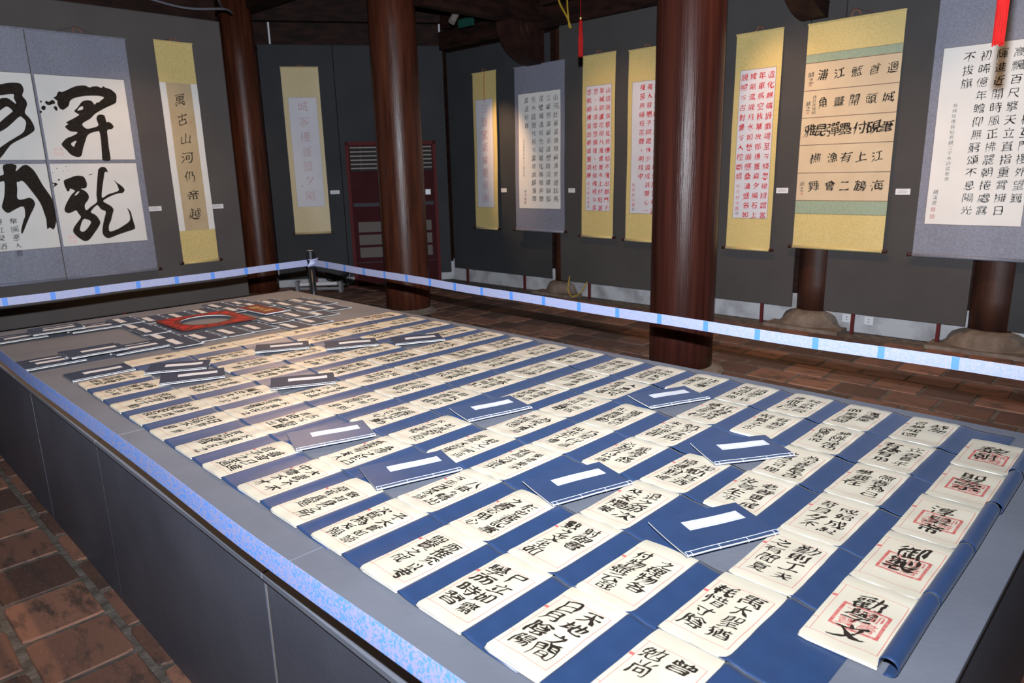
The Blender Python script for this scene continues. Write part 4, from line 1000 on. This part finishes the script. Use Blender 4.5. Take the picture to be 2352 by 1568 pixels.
def border(s0, s1, z0, z1, w=.004):
    return [(s0 - w, s1 + w, z0 - w, z0, 'dark_line'), (s0 - w, s1 + w, z1, z1 + w, 'dark_line'), (s0 - w, s0, z0, z1, 'dark_line'), (s1, s1 + w, z0, z1, 'dark_line')]
GS = 'calligraphy hanging scrolls'
# right wall, from the far corner towards the viewer
scroll(frame_R(8.24, 7.60), .50, 3.17, .90, 'gold', 'narrow gold scroll with faint pink writing in the far corner', GS, [(.06, .42, 1.22, 2.79, 'xuan_cool')], border(.06, .42, 1.22, 2.79, .002),
       texts=[(['三聖堂車輦重善圖'], .24, .1, 2.66, .185, .15, 'pink_ink', .6, .0)], seed=1, cords_down=True)
scroll(frame_R(7.34, 7.575), .93, 3.15, .91, 'lavender', 'grey scroll with six columns of black writing beside the far pillar', GS, [(.07, .86, 1.22, 2.79, 'xuan')], border(.07, .86, 1.22, 2.79, .003),
       texts=[(['山河壯麗莫南邦蘇派縈迴欽馬', '江巘堅黃巘名識歷臨流驟驥剪', '茂雙城逢有色疑竜化風廢無聲', '任水庭聖代秋今黃周武歸來聞', '黃道妙首'], .775, .135, 2.70, .112, .088, 'ink', .8, .014),
              (['右城旗樓舊址昇龍三千古詩裔敬書'], .17, .1, 2.17, .035, .030, 'ink', .5, .01), (['龍溪之'], .195, .1, 1.46, .05, .042, 'ink', .7, .01)],
       seals=[(.19, 1.30, .035, 'seal_red'), (.19, 1.35, .03, 'seal_red'), (.835, 2.56, .025, 'seal_red')], seed=2)
def red_scroll(y, zo, cols, label, sd, sig, names=4):
    Wd = .52; st = .094
    scroll(frame_R(y), Wd, 3.15 + zo, .87 + zo, 'gold', label, GS, [(.065, .465, 1.21 + zo, 2.78 + zo, 'xuan_cool')], border(.065, .465, 1.21 + zo, 2.78 + zo, .003),
           texts=[(cols, .415, .100, 2.71 + zo, .1045, .079, 'red_ink', .8, .030), ([sig], .112, .1, 2.71 + zo - len(cols[-1]) * .1045, .062, .05, 'red_ink', .7, .008)], seals=[(.115, 1.23 + zo + .03, .03, 'grey_ink')], seed=sd)
red_scroll(6.105, 0, ['山寇南來黎北奔樓船不復出都門千', '年城郭蘆花岸八萬官臺水上村旺氣', '悠又斗渚雲悠風夜又社鵑魂祇今客', '思秋相樓賓出朝頭臺酒樽'], 'gold scroll with red writing just right of the small red tassel', 3, '秋月妙光書')
red_scroll(5.385, -.02, ['年巨室咸宮道一片新城沒故宮相識', '美人看抱子同遊俠少盡成翁關心一', '夜苦無睡短笛聲又明月中'], 'gold scroll with red writing partly hidden by the thick right pillar', 4, '秋月妙光書')
red_scroll(3.975, -.04, ['造化無端訝戲場至今倏忽幾精霜當', '年車馬空秋草故郡樓臺乘夕陽石上', '披剛流歲月水如愁面感桑滄盛名如', '鏡照今古對景令人控斷腸'], 'gold scroll with four red columns right of the thick pillar', 5, '秋月妙光書')
# five-panel scroll
z5 = [2.73, 2.465, 2.20, 1.93, 1.65, 1.37]
rc = [(0, .90, 2.735, 2.81, 'aqua'), (0, .90, 1.235, 1.365, 'aqua')] + [(0, .90, z - .003, z + .003, 'dark_line') for z in z5] + [(0, .90, 2.81, 2.813, 'dark_line'), (0, .90, 1.232, 1.235, 'dark_line')]
fr5 = frame_R(3.20); tx = []
for k, (row, xs, sz, off) in enumerate([('浦江藍首迴', (.18, .34, .51, .67, .83), .110, .026), ('角畫開頭城', (.20, .36, .51, .66, .82), .110, .024), ('雅昆彈墨付硯筆', (.09, .20, .33, .45, .58, .71, .82), .136, .032), ('樵漁有上江', (.17, .34, .48, .62, .77), .115, .026), ('舞會二鶴海', (.17, .34, .48, .63, .79), .120, .030)]):
    zc = (z5[k] + z5[k + 1]) / 2
    for ch, x in zip(row, xs): tx.append(([ch], x, .1, zc + .01, .1, sz, 'ink', 1.3, off))
# one writing object for the whole scroll
five, P5 = scroll(fr5, .90, 3.10, .885, 'gold', 'wide gold scroll mounting five tan sheets of brush calligraphy', GS, [(0, .90, z5[k + 1], z5[k], 'tan_paper') for k in range(5)], rc, seed=6, cordh=.08)
b = MB()
for (c, x, _, zc, _2, sz, m, st, off) in tx: write(b, [(c[0], x, zc, sz)], lambda X, Y, e=0: P5(X, Y, .0040 + e), m, st, off)
for (s, z, tt, q) in ((.06, 2.62, '龍之', .06), (.055, 2.34, '龍之', .05), (.115, 2.40, '自詩刊民明', .04), (.055, 1.54, '龍之', .055)):
    write(b, [(ch, s, z - i * q * .95, q) for i, ch in enumerate(tt)], lambda X, Y, e=0: P5(X, Y, .0040 + e), 'ink', 1.2, .01)
b.build('brush_writing', five)
b = MB(); write(b, [('印', .06, 2.52, .03), ('印', .055, 2.25, .03), ('印', .06, 1.44, .03), ('印', .03, 2.01, .02)], lambda X, Y, e=0: P5(X, Y, .0040 + e), 'seal_red', .2, .03); b.build('seal_print', five)
# right grey scroll
t, PG = scroll(frame_R(2.03), .90, 3.15, .87, 'lavender', 'large grey scroll with regular black script behind the hanging red tassel', GS, [(.075, .83, 1.165, 2.715, 'xuan')], border(.075, .83, 1.165, 2.715, .003),
       texts=[(['千古大代化機互門樓外望巍', '高飄百尺擎天立直指重霄擁日', '輝進近開時風正拂罷朝捲處露', '初晞億年瞻仰無窮頌不息陽光', '不拔旗'], .770, .122, 2.62, .110, .095, 'ink', .7, .012),
              (['右城旗樓舊址昇龍三千水詩裔敬書'], .215, .1, 2.22, .046, .040, 'ink', .7, .004), (['龍溪書'], .14, .1, 1.46, .05, .045, 'ink', .8, .006)],
       seals=[(.135, 1.30, .032, 'seal_red'), (.135, 1.235, .034, 'seal_red')], seed=7)
# left board
scroll(frame_L(3.325), .435, 3.30, .74, 'gold', 'narrow gold scroll with a single column of black characters on tan silk', GS, [(.0, .435, 1.13, 2.845, 'xuan')], [(.07, .36, 1.13, 2.845, 'tan_dark')], 
       texts=[(['萬古山河仍帝越'], .215, .1, 2.66, .222, .145, 'ink', 1.3, .014)], seals=[(.30, 2.40, .022, 'seal_red')], seed=8, cordh=.05)
def big(x0, Wd, label, keys, seed, extra=()):
    sh = [(.02 if x0 > 2 else .0, Wd - .07, 1.975, 2.84, 'xuan'), (.02 if x0 > 2 else 0, Wd - .07, 1.055, 1.935, 'xuan')]
    if x0 < 2: sh = [(.07, Wd, 1.975, 2.84, 'xuan'), (.07, Wd, 1.055, 1.935, 'xuan')]
    rcs = []
    for a in sh: rcs += [(a[0], a[1], a[2] - .003, a[2], 'dark_line'), (a[0], a[1], a[3], a[3] + .003, 'dark_line')]
    t, P = scroll(frame_L(x0), Wd, 3.275, .705, 'lavender', label, GS, sh, rcs, seed=seed, cordh=.075, knobs=(x0 < 2, x0 > 2))
    b = MB()
    for key in keys:
        cu = bpy.data.curves.new('c', 'CURVE'); cu.dimensions = '2D'; cu.fill_mode = 'BOTH'
        for poly in INK[key]:
            n = len(poly); pts = []
            for i in range(n):                      # rounded outline through the traced points
                p0, p1, p2, p3 = [np.array(poly[(i + q) % n], float) / 1000 for q in (-1, 0, 1, 2)]
                for s in (0, .34, .67):
                    pts.append(.5 * ((2 * p1) + (-p0 + p2) * s + (2 * p0 - 5 * p1 + 4 * p2 - p3) * s * s + (-p0 + 3 * p1 - 3 * p2 + p3) * s ** 3))
            sp = cu.splines.new('POLY'); sp.points.add(len(pts) - 1); sp.use_cyclic_u = True
            for i, p in enumerate(pts): sp.points[i].co = (p[0] - x0, p[1], 0, 1)
        o = bpy.data.objects.new('c', cu); C.objects.link(o)
        me = bpy.data.meshes.new_from_object(o.evaluated_get(bpy.context.evaluated_depsgraph_get()))
        q_ = bmesh.new(); q_.from_mesh(me)           # cut fine enough to follow the hanging paper
        for ax, lo, hi in ((0, -.3, 1.2), (1, 1.0, 2.9)):
            n_ = int((hi - lo) / .04)
            for i in range(n_):
                co = [0, 0, 0]; no = [0, 0, 0]; co[ax] = lo + (hi - lo) * i / n_; no[ax] = 1
                bmesh.ops.bisect_plane(q_, geom=q_.verts[:] + q_.edges[:] + q_.faces[:], plane_co=co, plane_no=no)
        q_.verts.index_update()
        b.add([P(v.co.x, v.co.y, .0038) for v in q_.verts], [tuple(v.index for v in p.verts) for p in q_.faces], 'ink'); q_.free()
        bpy.data.objects.remove(o); bpy.data.curves.remove(cu); bpy.data.meshes.remove(me)
    b.build('brush_writing', t)
    b = MB()
    for (ch, s, z, q, m) in extra: write(b, [(ch, s, z, q)], lambda X, Y, e=0: P(X, Y, .0040 + e), m, .8, .012)
    b.build('signature', t)
big(2.06, .955, 'giant grey scroll with two huge cursive characters beside the narrow gold one', ['sheng', 'long'], 9, [(ch, x + dx, z + dz, .047, 'seal_faint') for (x, z) in ((.125, 2.06), (.115, 1.125)) for ch, dx, dz in (('昇', .024, .024), ('龍', .024, -.024), ('書', -.024, .024), ('印', -.024, -.024))] + [('印', .80, 2.66, .025, 'seal_faint'), ('印', .80, 1.77, .025, 'seal_faint')])
big(1.10, .950, 'leftmost giant grey scroll with huge black characters, cut by the frame', ['left_top', 'left_low'], 10,
    [(ch, .955 - .39 - c * .13, 1.36 - r * .085, .075, 'ink') for c, col_ in enumerate(('傘園悳人書', '自立癸酒', '舊事閣')) for r, ch in enumerate(col_)] + [('印', .32, 1.10, .05, 'seal_faint')])
scroll(frame_D(.405), .55, 3.345, .87, 'gold_pale', 'pale gold scroll with faint pink seal script between two pillars', GS, [(.075, .49, 1.28, 2.91, 'xuan_cool')], border(.075, .49, 1.28, 2.91, .002),
       texts=[(['城寧樓臺曇夕陽'], .28, .1, 2.78, .222, .17, 'pink_ink', .3, -.006)], seals=[(.17, 1.60, .02, 'grey_ink')], seed=11, cordh=.03)

# label cards beside the scrolls
GC = 'small white caption cards'
def cap(fr, z, label, w_=.11, h=.055):
    O = Vector(fr(0, z, 0)); t = thing('caption_card', label, 'card', tuple(O), GC)
    b = MB(); b.box((-w_ / 2, z - h / 2, 0.001), (w_ / 2, z + h / 2, .006), 'card', lambda s, zz, d: tuple(Vector(fr(s, zz, d)) - O)); b.build('card', t)
    b = MB()
    for k, (a, q) in enumerate(((-.3, .25), (-.38, .38), (-.38, .30))):
        b.box((a * w_, z + h * (.22 - .2 * k), .0062), (q * w_, z + h * (.27 - .2 * k), .0066), 'grey_ink', lambda s, zz, d: tuple(Vector(fr(s, zz, d)) - O))
    b.build('printed_text', t)
cap(frame_R(7.66, 7.62), 1.47, 'caption card right of the narrow gold corner scroll')
cap(frame_R(6.31, 7.58), 1.47, 'caption card between the far grey scroll and the first red-ink scroll')
cap(frame_R(3.37, 7.58), 1.47, 'caption card left of the five-panel tan scroll', .13)
cap(frame_R(2.18, 7.58), 1.46, 'caption card right of the five-panel tan scroll', .13)
cap(frame_L(3.09, 9.0), 1.41, 'caption card beside the giant dragon-character scroll', .16)
cap(frame_L(3.84, 9.0), 1.40, 'caption card right of the narrow tan-silk scroll', .16)
cap(frame_D(1.06), 1.49, 'caption card beside the pink seal-script scroll', .14)

# ================================================================== BARRIER TAPE
tp_ = thing('barrier_post', 'slim black barrier post at the far corner of the platform', 'post', (3.5, 6.2, 0))
MB().lathe((0, 0, 0), [(.16, 0), (.17, .012), (.15, .03), (.05, .04), (.03, .045)], 'black_metal', 32).build('base', tp_, smooth=True)
MB().lathe((0, 0, 0), [(.030, .04), (.030, .93)], 'black_metal', 24).build('pole', tp_, smooth=True)
MB().lathe((0, 0, 0), [(.036, .93), (.038, .935), (.038, 1.03), (.034, 1.04)], 'black_metal', 24).build('head', tp_, smooth=False)
MB().lathe((0, 0, 0), [(.031, 1.0405), (.031, 1.0415)], 'spot_body', 24).build('cap_disc', tp_)
for a in (0, PI / 2, PI, 3 * PI / 2):
    b = MB(); b.box((.040, -.012, .94), (.046, .012, 1.02), 'black_metal', lambda x, y, z, a=a: (x * math.cos(a) - y * math.sin(a), x * math.sin(a) + y * math.cos(a), z)); b.build('belt_clip', tp_)
GT = 'pale blue barrier tape stretched around the platform'
def tape(p0, p1, z0, z1, hgt, label, m, marks, sag=.0, mm='tape_mark', mw=.022):
    p0, p1 = Vector(p0), Vector(p1); O = Vector((p0.x, p0.y, z0)); t = thing('barrier_tape', label, 'tape', tuple(O), GT)
    L = (p1 - p0).length; u = (p1 - p0) / L; nrm = Vector((u.y, -u.x, 0)); n = 40
    if nrm.dot(-p0) < 0: nrm = -nrm
    def pt(s, k, e=0):
        q = s / L; zc = z0 + (z1 - z0) * q - sag * math.sin(q * PI) + .002 * math.sin(s * 5)
        p = p0 + u * s + nrm * (e + .004 * math.sin(s * 3.1)); return (p.x - O.x, p.y - O.y, zc + (k - .5) * hgt - O.z)
    b = MB(); v = [pt(L * i / n, k) for i in range(n + 1) for k in (0, 1)]
    b.add(v, [(2 * i, 2 * i + 2, 2 * i + 3, 2 * i + 1) for i in range(n)], m); o = b.build('strip', t)
    sd = o.modifiers.new('s', 'SOLIDIFY'); sd.thickness = .0006; sd.offset = -1
    for s in marks:
        b = MB(); b.add([pt(s - mw, .02, .0012), pt(s, .02, .0012), pt(s + mw, .02, .0012), pt(s + mw, .98, .0012), pt(s, .98, .0012), pt(s - mw, .98, .0012)], [(0, 1, 4, 5), (1, 2, 3, 4)], mm); b.build('blue_mark', t)
tape((3.5, 6.16, 0), (3.5, -1.2, 0), .925, .865, .060, 'pale barrier tape along the far long side, running right from the post', 'tape', [.25 + .305 * k for k in range(23)], .025, mw=.015)
tape((3.46, 6.2, 0), (-0.6, 6.2, 0), .925, .905, .060, 'pale barrier tape behind the platform, running left from the post', 'tape', [.01 + .305 * k for k in range(1, 13)], .012, mw=.017)
tape((.65, 6.2, 0), (.65, -.6, 0), .875, .875, .064, 'saturated blue patterned barrier tape crossing the near side of the platform', 'tape_blue', [], .008)
kn = tag(MB().add([(3.44, 6.17, .89), (3.55, 6.15, .895), (3.47, 6.15, .96), (3.53, 6.15, .965), (3.50, 6.13, .925), (3.44, 6.16, .965), (3.56, 6.16, .97)], [(0, 4, 2), (4, 1, 3), (0, 1, 4), (4, 3, 2), (5, 2, 4), (6, 4, 3)], 'tape').build('tape_knot'), 'crumpled knot of pale tape tied around the black post', 'tape', GT)

# ================================================================== LOUVERED CABINET
t = thing('louvered_cabinet', 'tall maroon cabinet with top louvers and three rows of pale grilles', 'cabinet', tuple(DP))
def cb(nm, s0, s1, z0, z1, d0, d1, m, par=t):
    return MB().box((s0, d0, z0), (s1, d1, z1), m, lambda x, y, z: tuple(Vector(dfr(x, y, z)) - DP)).build(nm, par)
S0, S1 = 1.27, 2.66
cb('body', S0 + .03, S1 - .03, .03, 2.21, .03, .20, 'maroon')
cb('frame', S0, S0 + .05, 0, 2.24, .03, .235, 'maroon_frame'); cb('frame', S1 - .05, S1, 0, 2.24, .03, .235, 'maroon_frame'); cb('frame', S0, S1, 2.19, 2.24, .03, .235, 'maroon_frame')
cb('louver_recess', S0 + .07, S1 - .07, 1.80, 2.17, .20, .206, 'dark_void')
for k in range(6): cb('louver_slat', S0 + .07, S1 - .07, 1.835 + k * .062, 1.852 + k * .062, .206, .228, 'louver_gold')
for k in range(5): cb('louver_divider', S0 + .22 + k * .24, S0 + .235 + k * .24, 1.80, 2.17, .207, .214, 'grey_trim')
cb('trim_rail', S0 + .07, S1 - .07, 1.26, 1.315, .20, .22, 'grey_trim'); cb('trim_rail', S0 + .07, S1 - .07, .375, .385, .20, .21, 'grey_trim')
for z0, z1 in ((.86, 1.02), (.66, .82), (.46, .62)):
    for s0, s1 in ((S0 + .12, S0 + .62), (S0 + .78, S1 - .12)):
        g = cb('grille', s0, s1, z0, z1, .20, .207, 'grille')
        b = MB(); n = 12
        for k in range(n): 
            x = s0 + (s1 - s0) * (k + .5) / n
            b.box((x - .008, .207, z0), (x + .008, .214, z1), 'grille', lambda x, y, z: tuple(Vector(dfr(x, y, z)) - DP))
        b.build('grille_rib', g)
cb('switch_plate', S1 - .19, S1 - .11, 1.42, 1.50, .20, .21, 'white_plastic')

# ================================================================== SMALL THINGS
def tassel(x, y, zb, ln, r, label, zstr):
    t = thing('red_tassel', label, 'tassel', (x, y, zb))
    b = MB(); prof = [(r * .55, 0), (r * .95, .004), (r, ln * .3), (r * .92, ln * .72), (r * .6, ln * .76)]
    b.lathe((0, 0, 0), prof, 'tassel_red', 14); b.build('fringe', t)
    b = MB()
    for k in range(22):
        a = 2 * PI * k / 22; rr = r * 1.02
        b.tube([(rr * .6 * math.cos(a), rr * .6 * math.sin(a), ln * .76), (rr * math.cos(a), rr * math.sin(a), ln * .4), (rr * .95 * math.cos(a + .1), rr * .95 * math.sin(a + .1), -ln * random.uniform(0, .03))], r * .10, 'tassel_red', 4)
    struct(b.build('fringe_thread', t), 'stuff')
    MB().lathe((0, 0, ln * .76), [(r * .75, 0), (r * .9, ln * .04), (r * .7, ln * .09), (r * .3, ln * .10)], 'tassel_red', 14).build('cap', t, smooth=True)
    MB().lathe((0, 0, ln * .87), [(r * .2, 0), (r * .5, ln * .03), (r * .2, ln * .06)], 'gold_print', 12).build('bead', t, smooth=True)
    MB().tube([(0, 0, ln * .9), (0, 0, zstr - zb)], .002, 'tassel_red', 5).build('string', t)
tassel(5.0, 4.06, 2.68, .33, .019, 'small red tassel hanging before the right wall boards', 4.7)
tassel(3.0, .615, 2.12, .45, .0165, 'large red tassel hanging before the right grey scroll', 4.7)
def cable(nm, pts, r, m, label, cat='cable'):
    P_ = [Vector(p) for p in pts]; out = []
    for i in range(len(P_) - 1):
        p0, p1, p2, p3 = P_[max(i - 1, 0)], P_[i], P_[i + 1], P_[min(i + 2, len(P_) - 1)]
        for k in range(6):
            s = k / 6; out.append(.5 * ((2 * p1) + (-p0 + p2) * s + (2 * p0 - 5 * p1 + 4 * p2 - p3) * s * s + (-p0 + 3 * p1 - 3 * p2 + p3) * s ** 3))
    out.append(P_[-1]); o = MB().tube(out, r, m, 6).build(nm, origin=out[0]); return tag(o, label, cat)
cable('yellow_cable', [(7.40, 6.42, 4.0), (7.42, 6.36, 3.80), (7.42, 6.24, 3.62), (7.44, 6.20, 3.49)], .013, 'yellow_cable', 'yellow cable hanging from the beam beside the small red tassel')
cable('yellow_cable', [(7.42, 6.30, 4.0), (7.41, 6.24, 3.86), (7.40, 6.22, 3.72), (7.42, 6.21, 3.50)], .010, 'yellow_cable', 'thinner yellow cable loop hanging from the beam')
cable('yellow_cable', [(7.55, 6.33, .30), (7.50, 6.32, .12), (7.46, 6.22, .035), (7.50, 6.10, .09), (7.55, 6.02, .24), (7.55, 6.08, .16)], .007, 'yellow_cable', 'yellow cable looping out below the board near the floor')
cable('grey_conduit', [(2.6, 8.96, 3.88), (3.3, 8.96, 3.74), (3.75, 8.96, 3.69), (4.2, 8.96, 3.74), (4.50, 9.4, 3.80), (4.72, 10.2, 4.10), (4.72, 10.25, 4.7)], .013, 'grey_cable', 'grey conduit sagging along the beam above the left board')
for x, y, z, lb in ((7.66, 2.64, .14, 'white double wall socket left of the board leg'), (7.66, 2.42, .14, 'white two-hole wall socket right of the board leg')):
    t = thing('wall_socket', lb, 'socket', (7.72, y, z))
    bevel(MB().box((-.008, -.045, -.045), (0, .045, .045), 'white_plastic').build('plate', t), .003)
    for dz in (-.015, .012): MB().box((-.0095, -.006, dz - .004), (-.008, .006, dz + .004), 'dark_void').build('socket_hole', t)
for p, lb in (((5.54, 10.43), 'white hanging rod above the pink seal-script scroll'), ((7.60, 8.98), 'pale hanging rod above the cabinet near the corner')):
    o = MB().tube([(0, 0, 0), (0, 0, .30)], .014, 'white_plastic', 8).build('hanging_rod'); o.location = (p[0] - dn.x * -.05, p[1] + dn.y * .05, 3.665); tag(o, lb, 'rod')
t = thing('spotlight', 'small metal spotlight can under the roof beams', 'lamp', (6.5, 7.36, 3.69))
b = MB(); b.tube([(-.05, .0, -.07), (.05, .0, .07)], .045, 'spot_body', 16); b.build('housing', t)
MB().tube([(.05, 0, .07), (.06, 0, .60)], .008, 'black_metal', 6).build('stem', t)
t = thing('exit_sign', 'dark unlit green sign box under the beams', 'sign', (7.0, 7.69, 3.73))
MB().box((-.02, -.14, -.05), (.02, .14, .05), 'exit_green').build('box', t)
MB().box((-.005, -.02, .05), (.005, .02, 1.0), 'black_metal').build('bracket', t)
# things on the floor behind the post
jd = Vector((5.92 - 5.49, 9.43 - 10.0, 0)).normalized(); J = Vector((5.60, 9.75, 0))
def jf(x, y, z): return (jd.x * x - jd.y * y, jd.y * x + jd.x * y, z)
t = thing('tube_rack', 'silver floor rack with two horizontal tubes behind the black post', 'rack', tuple(J))
MB().tube([jf(-.30, 0, .11), jf(.30, 0, .13)], .028, 'white_plastic', 12).build('tube', t); MB().tube([jf(-.30, .0, .045), jf(.34, .0, .05)], .024, 'silver', 12).build('tube', t)
for x in (-.34, .36):
    MB().box((x - .02, -.05, 0), (x + .02, .05, .17), 'silver', jf).build('end_plate', t)
t = thing('cable_coil', 'tangled black cable heap beside the cabinet foot', 'cable', (5.98, 9.84, 0))
for k in range(7):
    pts = []
    for i in range(26):
        a = i / 25 * 2 * PI; pts.append((.17 * math.cos(a + k) * (1 + .1 * k % .3), .10 * math.sin(a + k * 1.7), .05 + .028 * k + .035 * math.sin(a * 2 + k)))
    MB().tube(pts, .008, 'black_metal', 5, False).build('cable_loop', t)
